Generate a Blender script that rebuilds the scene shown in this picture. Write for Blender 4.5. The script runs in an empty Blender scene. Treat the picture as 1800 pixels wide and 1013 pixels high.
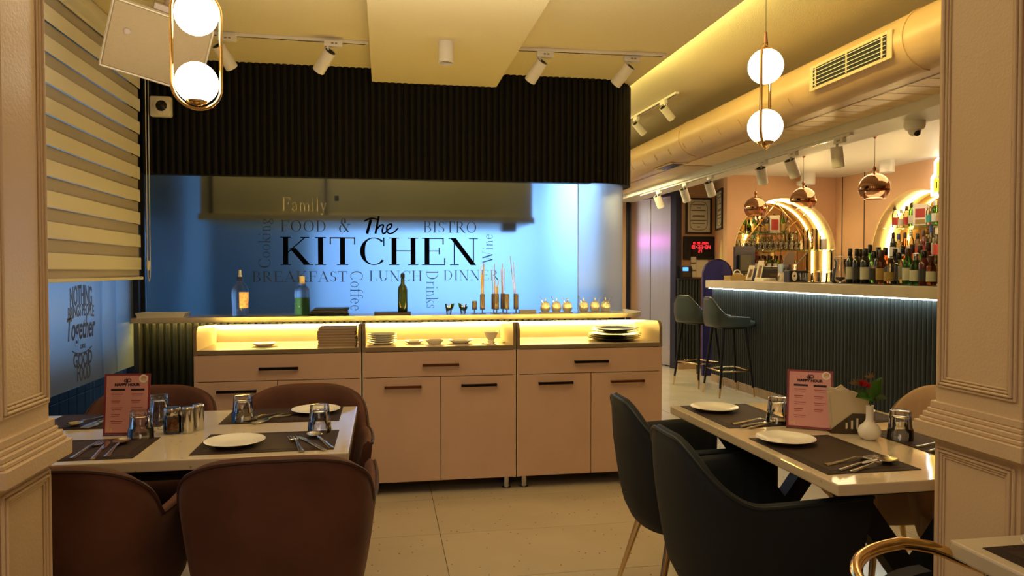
import bpy, bmesh, math, random
from mathutils import Vector, Matrix
random.seed(7)
PI = math.pi
sc = bpy.context.scene
col = sc.collection

# ------------------------------------------------------------------ camera
F_PX = 1280.0
YAW = math.atan2(226, F_PX)
PITCH = math.atan2(30.5, F_PX)
EYE = 1.3
cam_d = bpy.data.cameras.new('camera')
cam_d.sensor_width = 36
cam_d.lens = F_PX / 1800 * 36
cam = bpy.data.objects.new('camera', cam_d)
cam.location = (0, 0, EYE)
cam.rotation_euler = (PI / 2 - PITCH, 0, -YAW)
cam_d.clip_start = 0.05
col.objects.link(cam)
sc.camera = cam

# ------------------------------------------------------------------ world, exposure
sc.view_settings.view_transform = 'Standard'
sc.view_settings.look = 'None'
sc.view_settings.exposure = 0.0
sc.view_settings.gamma = 1.0
sc.view_settings.use_curve_mapping = False
sc.cycles.use_denoising = True
sc.cycles.max_bounces = 10
sc.cycles.diffuse_bounces = 4
sc.cycles.glossy_bounces = 4
sc.cycles.transmission_bounces = 10
sc.cycles.transparent_max_bounces = 12
sc.cycles.caustics_reflective = False
sc.cycles.caustics_refractive = False
sc.cycles.sample_clamp_indirect = 4.0
w = bpy.data.worlds.new('world')
sc.world = w
w.use_nodes = True
bg = w.node_tree.nodes['Background']
bg.inputs['Color'].default_value = (0.32, 0.50, 0.74, 1)
bg.inputs['Strength'].default_value = 2.1


def area(name, loc, rot, sx, sy, power, color, spread=PI):
    l = bpy.data.lights.new(name, 'AREA')
    l.shape = 'RECTANGLE'
    l.size, l.size_y = sx, sy
    l.energy = power
    l.color = color
    l.spread = spread
    o = bpy.data.objects.new(name, l)
    o.location = loc
    o.rotation_euler = rot
    col.objects.link(o)
    return o


YEL = (1.0, 0.80, 0.36)
# ceiling panels of the dining room behind and above the camera
area('dining_panel_light', (-0.5, -0.5, 2.5), (0, 0, 0), 1.6, 1.2, 25, (1.0, 0.77, 0.54))
area('dining_panel_light_middle', (0.2, 3.0, 2.52), (0, 0, 0), 1.0, 0.8, 5, (1.0, 0.74, 0.42))
# cove strip at the ceiling step, and an added upward fill above the tables
area('cove_light', (1.80, 5.2, 2.72), (0, -1.9, 0), 0.08, 6.5, 46, (1.0, 0.82, 0.26))
area('ceiling_fill_front', (0.0, 2.3, 1.95), (PI, 0, 0), 2.4, 1.8, 32, (1.0, 0.86, 0.60))
# corridor and bar ceiling lamps, plus an added fill aimed at the bar ceiling
area('corridor_light', (2.7, 8.2, 2.28), (0, 0, 0), 0.7, 1.6, 42, YEL)
area('bar_ceiling_light', (4.6, 6.4, 2.46), (0, 0, 0), 1.0, 2.6, 30, (1.0, 0.72, 0.40))
area('bar_ceiling_fill', (4.9, 6.4, 1.5), (PI, 0, 0), 0.5, 3.0, 14, (1.0, 0.78, 0.46))
# kitchen tube lamps behind the frosted glass, added warm fill on the hood front
area('kitchen_tube_light', (0.85, 6.3, 2.5), (0, 0, 0), 1.1, 1.4, 175, (0.42, 0.66, 1.0))
area('hood_fill_light', (0.0, 5.06, 2.55), (0.75, 0, 0), 2.4, 0.05, 15, (1.0, 0.74, 0.34))
# unseen lamps added for the violet glow and brightness on the lift doors
area('lift_glow_pink', (1.80, 11.2, 1.80), (0, -PI / 2, 0), 0.10, 1.0, 1.4, (0.85, 0.15, 1.0))
area('lift_glow_blue', (1.80, 11.2, 1.50), (0, -PI / 2, 0), 0.26, 1.0, 0.9, (0.15, 0.30, 1.0))
area('corridor_end_fill', (2.6, 11.8, 2.5), (0, 0, 0), 1.0, 1.0, 45, (1.0, 0.86, 0.7))


# ------------------------------------------------------------------ pixel -> place helpers (real planes)
def ray(px, py):
    a = (px - 900) / F_PX
    b = (506.5 - py) / F_PX
    d = (a, math.cos(PITCH) + b * math.sin(PITCH), -math.sin(PITCH) + b * math.cos(PITCH))
    c, s = math.cos(YAW), math.sin(YAW)
    return (d[0] * c + d[1] * s, -d[0] * s + d[1] * c, d[2])


def at_z(px, py, z):
    r = ray(px, py); t = (z - EYE) / r[2]
    return Vector((r[0] * t, r[1] * t, z))


def at_x(px, py, x):
    r = ray(px, py); t = x / r[0]
    return Vector((x, r[1] * t, EYE + r[2] * t))


def at_y(px, py, y):
    r = ray(px, py); t = y / r[1]
    return Vector((r[0] * t, y, EYE + r[2] * t))


# ------------------------------------------------------------------ materials
def lin(c):
    return tuple(((v / 255) / 12.92 if v / 255 <= 0.04045 else ((v / 255 + 0.055) / 1.055) ** 2.4) for v in c)


def mat(name, color, rough=0.5, metal=0.0, spec=0.5, var=0.0, scale=8.0, bump=0.0, bscale=None,
        trans=0.0, ior=1.45, emit=None, estr=0.0, alpha=1.0, coat=0.0, sheen=0.0, color2=None, stretch=None, aniso=0.0, detail=4):
    m = bpy.data.materials.new(name)
    m.use_nodes = True
    nt = m.node_tree
    b = nt.nodes['Principled BSDF']
    c = tuple(color) + (1,)
    b.inputs['Base Color'].default_value = c
    b.inputs['Roughness'].default_value = rough
    b.inputs['Metallic'].default_value = metal
    b.inputs['Specular IOR Level'].default_value = spec
    b.inputs['IOR'].default_value = ior
    b.inputs['Transmission Weight'].default_value = trans
    b.inputs['Alpha'].default_value = alpha
    b.inputs['Coat Weight'].default_value = coat
    b.inputs['Anisotropic'].default_value = aniso
    if sheen:
        b.inputs['Sheen Weight'].default_value = sheen
        b.inputs['Sheen Roughness'].default_value = 0.4
        b.inputs['Sheen Tint'].default_value = tuple(min(1, x * 2 + 0.15) for x in color) + (1,)
    if emit:
        b.inputs['Emission Color'].default_value = tuple(emit) + (1,)
        b.inputs['Emission Strength'].default_value = estr
    if var or bump or color2:
        tc = nt.nodes.new('ShaderNodeTexCoord')
        mp = nt.nodes.new('ShaderNodeMapping')
        nt.links.new(tc.outputs['Object'], mp.inputs['Vector'])
        if stretch:
            mp.inputs['Scale'].default_value = stretch
        n = nt.nodes.new('ShaderNodeTexNoise')
        n.inputs['Scale'].default_value = scale
        n.inputs['Detail'].default_value = detail
        nt.links.new(mp.outputs['Vector'], n.inputs['Vector'])
        if var or color2:
            r = nt.nodes.new('ShaderNodeValToRGB')
            r.color_ramp.elements[0].position = 0.35
            r.color_ramp.elements[1].position = 0.68
            c2 = color2 if color2 else tuple(min(1, x * (1 + var)) for x in color)
            c1 = color if color2 else tuple(x * (1 - var) for x in color)
            r.color_ramp.elements[0].color = tuple(c1) + (1,)
            r.color_ramp.elements[1].color = tuple(c2) + (1,)
            nt.links.new(n.outputs['Fac'], r.inputs['Fac'])
            nt.links.new(r.outputs['Color'], b.inputs['Base Color'])
        if bump:
            n2 = nt.nodes.new('ShaderNodeTexNoise')
            n2.inputs['Scale'].default_value = bscale or scale * 4
            nt.links.new(mp.outputs['Vector'], n2.inputs['Vector'])
            bp = nt.nodes.new('ShaderNodeBump')
            bp.inputs['Strength'].default_value = bump
            bp.inputs['Distance'].default_value = 0.01
            nt.links.new(n2.outputs['Fac'], bp.inputs['Height'])
            nt.links.new(bp.outputs['Normal'], b.inputs['Normal'])
    return m


def glass_mat(name, tint=(1, 1, 1), clear=0.45, rough=0.0, ior=1.45):
    """clear glass that also lets some light straight through, like thin glassware"""
    m = bpy.data.materials.new(name)
    m.use_nodes = True
    nt = m.node_tree
    out = nt.nodes['Material Output']
    b = nt.nodes['Principled BSDF']
    b.inputs['Base Color'].default_value = tuple(tint) + (1,)
    b.inputs['Roughness'].default_value = rough
    b.inputs['Transmission Weight'].default_value = 1.0
    b.inputs['IOR'].default_value = ior
    t = nt.nodes.new('ShaderNodeBsdfTransparent')
    t.inputs['Color'].default_value = tuple(0.93 * x for x in tint) + (1,)
    mx = nt.nodes.new('ShaderNodeMixShader')
    mx.inputs['Fac'].default_value = clear
    nt.links.new(b.outputs['BSDF'], mx.inputs[1])
    nt.links.new(t.outputs['BSDF'], mx.inputs[2])
    nt.links.new(mx.outputs['Shader'], out.inputs['Surface'])
    return m


def ware_mat(name, tint=(1, 1, 1), edge=0.45, refl=1.0):
    """thin clear glassware: straight-through light, darker and more mirror-like towards grazing angles"""
    m = bpy.data.materials.new(name)
    m.use_nodes = True
    nt = m.node_tree
    out = nt.nodes['Material Output']
    nt.nodes.remove(nt.nodes['Principled BSDF'])
    lw = nt.nodes.new('ShaderNodeLayerWeight')
    lw.inputs['Blend'].default_value = 0.35
    mc = nt.nodes.new('ShaderNodeMix'); mc.data_type = 'RGBA'
    mc.inputs[6].default_value = tuple(0.97 * x for x in tint) + (1,)
    mc.inputs[7].default_value = tuple(edge * x for x in tint) + (1,)
    nt.links.new(lw.outputs['Facing'], mc.inputs[0])
    t = nt.nodes.new('ShaderNodeBsdfTransparent')
    nt.links.new(mc.outputs[2], t.inputs['Color'])
    g = nt.nodes.new('ShaderNodeBsdfGlossy')
    g.inputs['Roughness'].default_value = 0.03
    g.inputs['Color'].default_value = (refl, refl, refl, 1)
    fr_ = nt.nodes.new('ShaderNodeFresnel')
    fr_.inputs['IOR'].default_value = 1.5
    mx = nt.nodes.new('ShaderNodeMixShader')
    nt.links.new(fr_.outputs['Fac'], mx.inputs['Fac'])
    nt.links.new(t.outputs['BSDF'], mx.inputs[1])
    nt.links.new(g.outputs['BSDF'], mx.inputs[2])
    nt.links.new(mx.outputs['Shader'], out.inputs['Surface'])
    return m


def terrazzo(name, base, spots, rough):
    m = mat(name, base, rough=rough, var=0.06, scale=2.0, spec=0.5)
    nt = m.node_tree
    b = nt.nodes['Principled BSDF']
    src = b.inputs['Base Color'].links[0].from_socket
    tc = nt.nodes.new('ShaderNodeTexCoord')
    v = nt.nodes.new('ShaderNodeTexVoronoi')
    v.inputs['Scale'].default_value = 34
    v.inputs['Randomness'].default_value = 1.0
    nt.links.new(tc.outputs['Object'], v.inputs['Vector'])
    lt = nt.nodes.new('ShaderNodeMath'); lt.operation = 'LESS_THAN'
    lt.inputs[1].default_value = 0.13
    nt.links.new(v.outputs['Distance'], lt.inputs[0])
    sep = nt.nodes.new('ShaderNodeSeparateColor')
    nt.links.new(v.outputs['Color'], sep.inputs[0])
    g = nt.nodes.new('ShaderNodeMath'); g.operation = 'GREATER_THAN'
    g.inputs[1].default_value = 0.72
    nt.links.new(sep.outputs[0], g.inputs[0])
    mu = nt.nodes.new('ShaderNodeMath'); mu.operation = 'MULTIPLY'
    nt.links.new(lt.outputs[0], mu.inputs[0]); nt.links.new(g.outputs[0], mu.inputs[1])
    mx = nt.nodes.new('ShaderNodeMix'); mx.data_type = 'RGBA'
    mx.inputs[7].default_value = tuple(spots) + (1,)
    nt.links.new(mu.outputs[0], mx.inputs[0])
    nt.links.new(src, mx.inputs[6])
    nt.links.new(mx.outputs[2], b.inputs['Base Color'])
    return m


M = {}
M['tile'] = terrazzo('floor_tile_stone', (0.62, 0.53, 0.40), (0.16, 0.09, 0.04), 0.16)
M['grout'] = mat('floor_grout', (0.10, 0.075, 0.05), 0.8)
M['ceiling'] = mat('ceiling_paint', (0.74, 0.64, 0.42), 0.75, bump=0.25, scale=20, bscale=130)
M['ceil_white'] = mat('bar_ceiling_paint', (0.74, 0.70, 0.60), 0.45)
M['slat'] = mat('black_fluted_panel', (0.0040, 0.0034, 0.0034), 0.55, spec=0.2)
M['slat_low'] = mat('black_gloss_fluted_panel', (0.006, 0.007, 0.008), 0.26)
M['slat_back'] = mat('black_panel_backing', (0.004, 0.004, 0.004), 0.7)
M['bar_slat'] = mat('charcoal_fluted_panel', (0.012, 0.016, 0.018), 0.45, var=0.15, scale=5)
M['peach'] = mat('peach_wall_paint', (0.70, 0.42, 0.24), 0.55, var=0.05, scale=3)
M['duct'] = mat('peach_duct_paint', (0.60, 0.40, 0.22), 0.36, var=0.08, scale=3)
M['plank'] = mat('peach_ceiling_plank', (0.85, 0.62, 0.34), 0.35, var=0.05, scale=3)
M['pillar'] = mat('cream_pillar_paint', (0.66, 0.50, 0.34), 0.42, bump=0.12, scale=20, bscale=160)
M['frost'] = mat('frosted_glass', (0.74, 0.88, 1.0), 0.24, trans=1.0, ior=1.3, spec=0.3)
M['frost_curve'] = mat('frosted_curved_glass', (0.82, 0.93, 1.0), 0.42, trans=0.75, ior=1.3, spec=0.3)
M['film'] = mat('frosted_window_film', (0.62, 0.75, 0.86), 0.40, trans=0.80, ior=1.2, spec=0.3)
M['clear'] = glass_mat('clear_window_glass', (0.85, 0.93, 1.0), 0.8)
M['glass'] = ware_mat('drinking_glass', (1, 1, 1), 0.35)
M['glass_thin'] = ware_mat('thin_glassware', (1, 0.99, 0.96), 0.5)
M['shelf_glass'] = glass_mat('shelf_glass_green', (0.8, 0.95, 0.85), 0.5)
M['plastic_clear'] = glass_mat('clear_plastic', (0.96, 0.98, 1.0), 0.6, 0.25)
M['vinyl_black'] = mat('black_vinyl_lettering', (0.002, 0.002, 0.003), 0.9, spec=0.0)
M['vinyl_blue'] = mat('dark_blue_lettering', (0.01, 0.022, 0.07), 0.5, alpha=0.72)
M['vinyl_pale'] = mat('pale_lettering', (0.75, 0.72, 0.55), 0.4, alpha=0.55)
M['vinyl_window'] = mat('violet_grey_lettering', (0.12, 0.15, 0.28), 0.5)
M['counter'] = mat('kitchen_counter_stone', (0.62, 0.54, 0.42), 0.25, var=0.08, scale=12)
M['led_yellow'] = mat('yellow_led', (1, 0.8, 0.3), emit=(1.0, 0.68, 0.14), estr=120)
M['led_white'] = mat('white_led', (0.9, 1, 0.95), emit=(0.82, 1.0, 0.94), estr=30)
M['led_niche'] = mat('niche_led', (1, 0.8, 0.3), emit=(1.0, 0.74, 0.28), estr=60)
M['laminate'] = mat('pink_beige_laminate', (0.62, 0.42, 0.32), 0.42, var=0.03, scale=5)
M['laminate_in'] = mat('cream_laminate_inside', (0.80, 0.66, 0.48), 0.35)
M['edge_band'] = mat('brown_edge_band', (0.22, 0.16, 0.10), 0.5)
M['dark_gap'] = mat('dark_carcass', (0.02, 0.014, 0.012), 0.7)
M['handle_black'] = mat('black_metal_handle', (0.012, 0.008, 0.007), 0.35, metal=0.6)
M['handle_brown'] = mat('bronze_metal_handle', (0.16, 0.06, 0.03), 0.3, metal=0.8)
M['steel'] = mat('polished_steel', (0.62, 0.60, 0.56), 0.18, metal=1.0)
M['steel_brushed'] = mat('brushed_steel', (0.58, 0.54, 0.52), 0.24, metal=1.0, scale=2, stretch=(40, 40, 0.6), var=0.06)
M['lift_frame'] = mat('dark_blue_lift_frame', (0.012, 0.012, 0.035), 0.4)
M['gold'] = mat('polished_brass', (0.83, 0.56, 0.22), 0.12, metal=1.0)
M['gold_leg'] = mat('brass_chair_leg', (0.70, 0.50, 0.26), 0.22, metal=1.0)
M['copper'] = mat('copper_glass', (0.42, 0.22, 0.12), 0.06, metal=1.0)
M['copper_clear'] = glass_mat('copper_tinted_glass', (1.0, 0.80, 0.60), 0.5)
M['globe'] = mat('opal_globe', (1, 0.95, 0.85), emit=(1.0, 0.89, 0.70), estr=7.5)
M['velvet'] = mat('brown_velvet', (0.070, 0.023, 0.013), 0.8, sheen=0.30, var=0.0, color2=(0.115, 0.040, 0.024), scale=5.0, detail=6)
M['velvet_pipe'] = mat('dark_brown_piping', (0.05, 0.016, 0.01), 0.6)
M['velvet_blue'] = mat('dark_teal_velvet', (0.004, 0.007, 0.012), 0.75, sheen=0.07, color2=(0.006, 0.011, 0.018), scale=4)
M['blue_pipe'] = mat('dark_teal_piping', (0.006, 0.012, 0.018), 0.5)
M['velvet_taupe'] = mat('taupe_velvet', (0.42, 0.27, 0.17), 0.75, sheen=0.3, color2=(0.48, 0.32, 0.2), scale=4)
M['taupe_pipe'] = mat('taupe_piping', (0.22, 0.13, 0.08), 0.6)
M['leather'] = mat('dark_green_grey_leather', (0.035, 0.042, 0.036), 0.32, var=0.1, scale=9)
M['navy'] = mat('navy_fabric', (0.008, 0.010, 0.018), 0.7, sheen=0.15)
M['table'] = terrazzo('table_quartz', (0.66, 0.56, 0.42), (0.42, 0.30, 0.18), 0.10)
M['table2'] = terrazzo('table_quartz_polished', (0.66, 0.56, 0.42), (0.50, 0.40, 0.26), 0.05)
M['black_metal'] = mat('black_table_metal', (0.010, 0.010, 0.012), 0.4, metal=0.4)
M['mat'] = mat('brown_woven_placemat', (0.034, 0.018, 0.016), 0.65, spec=0.3, bump=0.25, scale=30, bscale=700, var=0.12)
M['mat_in'] = mat('brown_woven_placemat_centre', (0.048, 0.027, 0.023), 0.62, spec=0.3, bump=0.25, scale=30, bscale=700)
M['china'] = mat('white_china', (0.86, 0.84, 0.80), 0.2)
M['china_black'] = mat('black_china', (0.012, 0.010, 0.009), 0.22)
M['china_black_sheen'] = mat('painted_sheen_plate_face', (0.10, 0.085, 0.03), 0.28)  # gold reflection on the black plates, put into the face colour
M['menu_pink'] = mat('pink_menu_card', (0.70, 0.34, 0.35), 0.35, coat=0.4)
M['menu_red'] = mat('red_menu_border', (0.24, 0.03, 0.045), 0.35, coat=0.4)
M['ink'] = mat('dark_ink', (0.02, 0.008, 0.02), 0.6)
M['ink_red'] = mat('red_brown_ink', (0.30, 0.06, 0.06), 0.6)
M['acrylic'] = ware_mat('clear_acrylic', (1, 1, 1), 0.7)
M['chili'] = mat('chili_flakes', (0.22, 0.03, 0.008), 0.6, color2=(0.50, 0.20, 0.03), scale=180, bump=0.8, bscale=300)
M['white'] = mat('white_plastic', (0.75, 0.70, 0.62), 0.35)
M['white_lamp'] = mat('white_lamp_housing', (0.80, 0.74, 0.66), 0.35)
M['lens'] = mat('dark_lens', (0.006, 0.006, 0.008), 0.1)
M['reflector'] = mat('lamp_reflector', (0.8, 0.75, 0.6), 0.08, metal=1.0)
M['speaker'] = mat('cream_speaker_box', (0.50, 0.42, 0.28), 0.5)
M['speaker_grille'] = mat('cream_speaker_grille', (0.40, 0.31, 0.19), 0.6, bump=0.5, scale=60, bscale=420)
M['grey_metal'] = mat('grey_bracket', (0.30, 0.24, 0.20), 0.4, metal=0.5)
M['blind_solid'] = mat('cream_blind_fabric', (0.80, 0.75, 0.66), 0.8, bump=0.2, scale=50, bscale=500, trans=0.0)
M['blind_sheer'] = mat('sheer_blind_fabric', (0.52, 0.46, 0.40), 0.8, alpha=0.88)
M['frame_black'] = mat('black_window_frame', (0.010, 0.010, 0.012), 0.45)
M['chain'] = mat('white_bead_chain', (0.72, 0.68, 0.62), 0.4)
M['brick_blue'] = mat('blue_glazed_tile', (0.015, 0.035, 0.060), 0.3, var=0.25, scale=3)
M['ext_grey'] = mat('exterior_grey_render', (0.24, 0.25, 0.24), 0.8, var=0.3, scale=6)
M['hood'] = mat('exhaust_hood_metal', (0.52, 0.42, 0.20), 0.5, metal=0.0, var=0.1, scale=1.5)
M['hood_trim'] = mat('hood_ochre_trim', (0.55, 0.36, 0.10), 0.5)
M['kitchen_wall'] = mat('kitchen_wall_tile', (0.50, 0.62, 0.78), 0.4)
M['kitchen_dark'] = mat('kitchen_cabinet_and_shade', (0.10, 0.16, 0.20), 0.5)
M['olive_bottle'] = glass_mat('green_oil', (0.55, 0.60, 0.14), 0.55)
M['dark_bottle'] = mat('dark_green_glass', (0.025, 0.045, 0.012), 0.08, coat=0.5)
M['blue_cap'] = mat('dark_blue_cap', (0.01, 0.02, 0.12), 0.4)
M['orange_label'] = mat('orange_label', (0.62, 0.30, 0.16), 0.6, color2=(0.75, 0.62, 0.5), scale=60)
M['cork'] = mat('pale_stopper', (0.6, 0.5, 0.38), 0.5)
M['slate'] = mat('black_slate', (0.012, 0.012, 0.014), 0.35)
M['bronze'] = mat('dark_bronze_holder', (0.30, 0.24, 0.18), 0.38, metal=0.8)
M['bamboo'] = mat('bamboo_stick', (0.80, 0.64, 0.42), 0.6)
M['leaf'] = mat('green_leaf', (0.035, 0.13, 0.015), 0.45, var=0.3, scale=25)
M['leaf_dark'] = mat('dark_leaf', (0.020, 0.05, 0.012), 0.5)
M['petal'] = mat('red_petal', (0.40, 0.015, 0.02), 0.5)
M['dry'] = mat('dry_sprig', (0.20, 0.12, 0.05), 0.7)
M['napkin'] = mat('paper_napkin', (0.72, 0.62, 0.46), 0.8)
M['steel_dark'] = mat('dark_steel_holder', (0.10, 0.08, 0.065), 0.3, metal=0.9)
M['menu_stack'] = mat('beige_menu_folder', (0.40, 0.29, 0.20), 0.6)
M['paper'] = mat('cream_paper', (0.84, 0.76, 0.62), 0.6)
M['gilt'] = mat('gilt_ornament', (0.20, 0.13, 0.05), 0.4, metal=0.3)
M['photo_frame'] = mat('dark_brown_frame', (0.03, 0.012, 0.010), 0.35)
M['red_led'] = mat('red_digit', (1, 0.1, 0.1), emit=(1.0, 0.03, 0.05), estr=1.6)
M['screen_blue'] = mat('blue_lcd', (0.1, 0.3, 0.8), emit=(0.08, 0.35, 1.0), estr=1.6)
M['monitor_back'] = mat('blue_black_plastic', (0.012, 0.012, 0.045), 0.4)
M['blue_arch'] = mat('blue_velvet_panel', (0.02, 0.018, 0.17), 0.55, sheen=0.2, var=0.25, scale=3)
M['bar_top'] = mat('bar_top_stone', (0.50, 0.40, 0.30), 0.3, var=0.08, scale=6)
M['bar_mat'] = mat('black_bar_mat', (0.008, 0.007, 0.007), 0.5)
M['plinth'] = mat('tan_plinth_stone', (0.42, 0.27, 0.16), 0.2, var=0.15, scale=8)
M['niche_in'] = mat('niche_cream_paint', (0.80, 0.58, 0.26), 0.5)
M['niche_mirror'] = mat('bronze_mirror', (0.50, 0.36, 0.22), 0.04, metal=1.0)
M['neon_white'] = mat('white_neon_tube', (1, 1, 1), emit=(0.92, 0.95, 1.0), estr=9)
M['neon_yellow'] = mat('yellow_lightbox', (1, 0.85, 0.05), emit=(1.0, 0.80, 0.02), estr=1.6)
M['skin_wood'] = mat('ochre_cloth', (0.30, 0.20, 0.07), 0.7)


# ------------------------------------------------------------------ mesh builder
class MB:
    def __init__(self):
        self.bm = bmesh.new()

    def _v(self, p):
        return self.bm.verts.new(p)

    def _f(self, vs, mi=0):
        try:
            f = self.bm.faces.new(vs)
            f.material_index = mi
            return f
        except ValueError:
            return None

    def box(self, x0, x1, y0, y1, z0, z1, bev=0.0, seg=2, mtx=None):
        r = bmesh.ops.create_cube(self.bm, size=1.0)
        vs = r['verts']
        for v in vs:
            v.co = Vector(((x0 + x1) / 2 + v.co.x * (x1 - x0), (y0 + y1) / 2 + v.co.y * (y1 - y0), (z0 + z1) / 2 + v.co.z * (z1 - z0)))
        if bev:
            es = list({e for v in vs for e in v.link_edges})
            rr = bmesh.ops.bevel(self.bm, geom=es, offset=bev, segments=seg, affect='EDGES', profile=0.6)
            vs = list({v for f in rr['faces'] for v in f.verts} | {v for v in vs if v.is_valid})
        if mtx is not None:
            for v in vs:
                v.co = mtx @ v.co
        return self

    def rows(self, rows, close_u=False, close_v=False, mi=0):
        vr = [[self._v(p) for p in r] for r in rows]
        n = len(vr)
        for i in range(n if close_v else n - 1):
            a, b = vr[i], vr[(i + 1) % n]
            m = len(a)
            for j in range(m if close_u else m - 1):
                self._f([a[j], a[(j + 1) % m], b[(j + 1) % m], b[j]], mi)
        return vr

    def lathe(self, prof, n=24, c=(0, 0, 0), facet=None, mi=0, cap=True):
        rows = []
        for k, (r, z) in enumerate(prof):
            row = []
            for i in range(n):
                a = 2 * PI * i / n
                rr = r
                if facet and facet[0] <= k <= facet[1]:
                    rr = r * (1 - facet[3] * (0.5 + 0.5 * math.cos(a * facet[2])))
                row.append((c[0] + rr * math.cos(a), c[1] + rr * math.sin(a), c[2] + z))
            rows.append(row)
        vr = self.rows(rows, close_u=True, mi=mi)
        if cap:
            if prof[0][0] > 1e-5:
                self._f(list(reversed(vr[0])), mi)
            if prof[-1][0] > 1e-5:
                self._f(vr[-1], mi)
        return self

    def tube(self, pts, r, n=8, closed=False, cap=True):
        pts = [Vector(p) for p in pts]
        m = len(pts)
        rows = []
        up = None
        for i, p in enumerate(pts):
            if closed:
                t = (pts[(i + 1) % m] - pts[i - 1]).normalized()
            else:
                t = (pts[min(i + 1, m - 1)] - pts[max(i - 1, 0)]).normalized()
            if up is None:
                up = Vector((0, 0, 1)) if abs(t.z) < 0.9 else Vector((1, 0, 0))
            s = t.cross(up)
            if s.length < 1e-6:
                s = t.cross(Vector((0, 1, 0)))
            s.normalize()
            u2 = s.cross(t).normalized()
            up = u2
            rr = r[i] if isinstance(r, (list, tuple)) else r
            rows.append([p + (s * math.cos(2 * PI * k / n) + u2 * math.sin(2 * PI * k / n)) * rr for k in range(n)])
        vr = self.rows(rows, close_u=True, close_v=closed)
        if cap and not closed:
            self._f(list(reversed(vr[0]))); self._f(vr[-1])
        return self

    def prism(self, pts, d0, d1, fn=None):
        """pts: 2-D outline, extruded from d0 to d1; fn(u, v, d) -> xyz"""
        fn = fn or (lambda u, v, d: (u, v, d))
        a = [self._v(fn(u, v, d0)) for u, v in pts]
        b = [self._v(fn(u, v, d1)) for u, v in pts]
        self._f(a); self._f(list(reversed(b)))
        n = len(pts)
        for i in range(n):
            self._f([a[i], b[i], b[(i + 1) % n], a[(i + 1) % n]])
        return self

    def sphere(self, c, r, n=24, sz=1.0):
        prof = [(max(1e-6, r * math.sin(PI * k / (n // 2))), -r * sz * math.cos(PI * k / (n // 2))) for k in range(n // 2 + 1)]
        return self.lathe(prof, n, c, cap=False)

    def build(self, name, m, parent=None, smooth=False, label=None, mtx=None):
        bmesh.ops.remove_doubles(self.bm, verts=self.bm.verts, dist=1e-6)
        bmesh.ops.recalc_face_normals(self.bm, faces=self.bm.faces)
        me = bpy.data.meshes.new(name)
        self.bm.to_mesh(me)
        self.bm.free()
        if isinstance(m, (list, tuple)):
            for x in m:
                me.materials.append(x)
        else:
            me.materials.append(m)
        if smooth:
            me.polygons.foreach_set('use_smooth', [True] * len(me.polygons))
            try:
                me.set_sharp_from_angle(angle=math.radians(50 if smooth is True else smooth))
            except Exception:
                pass
        o = bpy.data.objects.new(name, me)
        if mtx is not None:
            o.matrix_local = mtx
        if parent is not None:
            o.parent = parent
        col.objects.link(o)
        if label:
            o['label'] = label
        return o


def thing(name, label, cat, loc=(0, 0, 0), rz=0.0, group=None, rot=None):
    o = bpy.data.objects.new(name, None)
    o.empty_display_size = 0.05
    o.location = loc
    o.rotation_euler = rot if rot else (0, 0, rz)
    o['label'] = label
    o['category'] = cat
    if group:
        o['group'] = group
    col.objects.link(o)
    return o


def tag(o, label, cat, group=None):
    o['label'] = label; o['category'] = cat
    if group:
        o['group'] = group
    return o


def struct(o):
    o['kind'] = 'structure'
    return o


def sempty(name, loc=(0, 0, 0)):
    o = bpy.data.objects.new(name, None)
    o.location = loc
    o['kind'] = 'structure'
    col.objects.link(o)
    return o


KIDS = {}


def dup(root, loc, rz, label, group=None, rot=None, scale=None):
    r = root.copy()
    r.location = loc
    r.rotation_euler = rot if rot else (0, 0, rz)
    if scale:
        r.scale = scale
    col.objects.link(r)
    r['label'] = label
    if group:
        r['group'] = group
    for ch in list(root.children):
        c = ch.copy(); col.objects.link(c); c.parent = r
        for g in list(ch.children):
            d = g.copy(); col.objects.link(d); d.parent = c
    return r


def piece(name, me, parent, loc=(0, 0, 0), rz=0.0, rot=None, scale=None):
    o = bpy.data.objects.new(name, me)
    o.location = loc
    o.rotation_euler = rot if rot else (0, 0, rz)
    if scale:
        o.scale = scale
    o.parent = parent
    col.objects.link(o)
    return o


def mesh_only(mb, name, m, smooth=False):
    o = mb.build(name, m, smooth=smooth)
    me = o.data
    bpy.data.objects.remove(o)
    return me


def spline(pts, n):
    """Catmull-Rom through 2-D/3-D points, n samples per span"""
    P = [Vector(p) for p in pts]
    out = []
    for i in range(len(P) - 1):
        p0 = P[max(i - 1, 0)]; p1 = P[i]; p2 = P[i + 1]; p3 = P[min(i + 2, len(P) - 1)]
        for k in range(n):
            t = k / n
            out.append(0.5 * ((2 * p1) + (p2 - p0) * t + (2 * p0 - 5 * p1 + 4 * p2 - p3) * t * t + (3 * p1 - p0 - 3 * p2 + p3) * t ** 3))
    out.append(P[-1])
    return out


def text_mesh(s, size, extrude, m, name, parent, mtx, align='CENTER', xscale=1.0, shear=0.0, label=None, bold=0.0):
    c = bpy.data.curves.new('text_tmp', 'FONT')
    c.body = s; c.size = size; c.extrude = extrude; c.align_x = align; c.align_y = 'CENTER'; c.shear = shear
    c.offset = bold
    c.resolution_u = 3
    t = bpy.data.objects.new('text_tmp', c)
    col.objects.link(t)
    dg = bpy.context.evaluated_depsgraph_get()
    me = bpy.data.meshes.new_from_object(t.evaluated_get(dg))
    bpy.data.objects.remove(t)
    bpy.data.curves.remove(c)
    me.name = name
    me.materials.clear(); me.materials.append(m)
    o = bpy.data.objects.new(name, me)
    o.parent = parent
    o.matrix_local = mtx @ Matrix.Diagonal((xscale, 1, 1, 1))
    col.objects.link(o)
    if label:
        o['label'] = label
    return o


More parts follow.
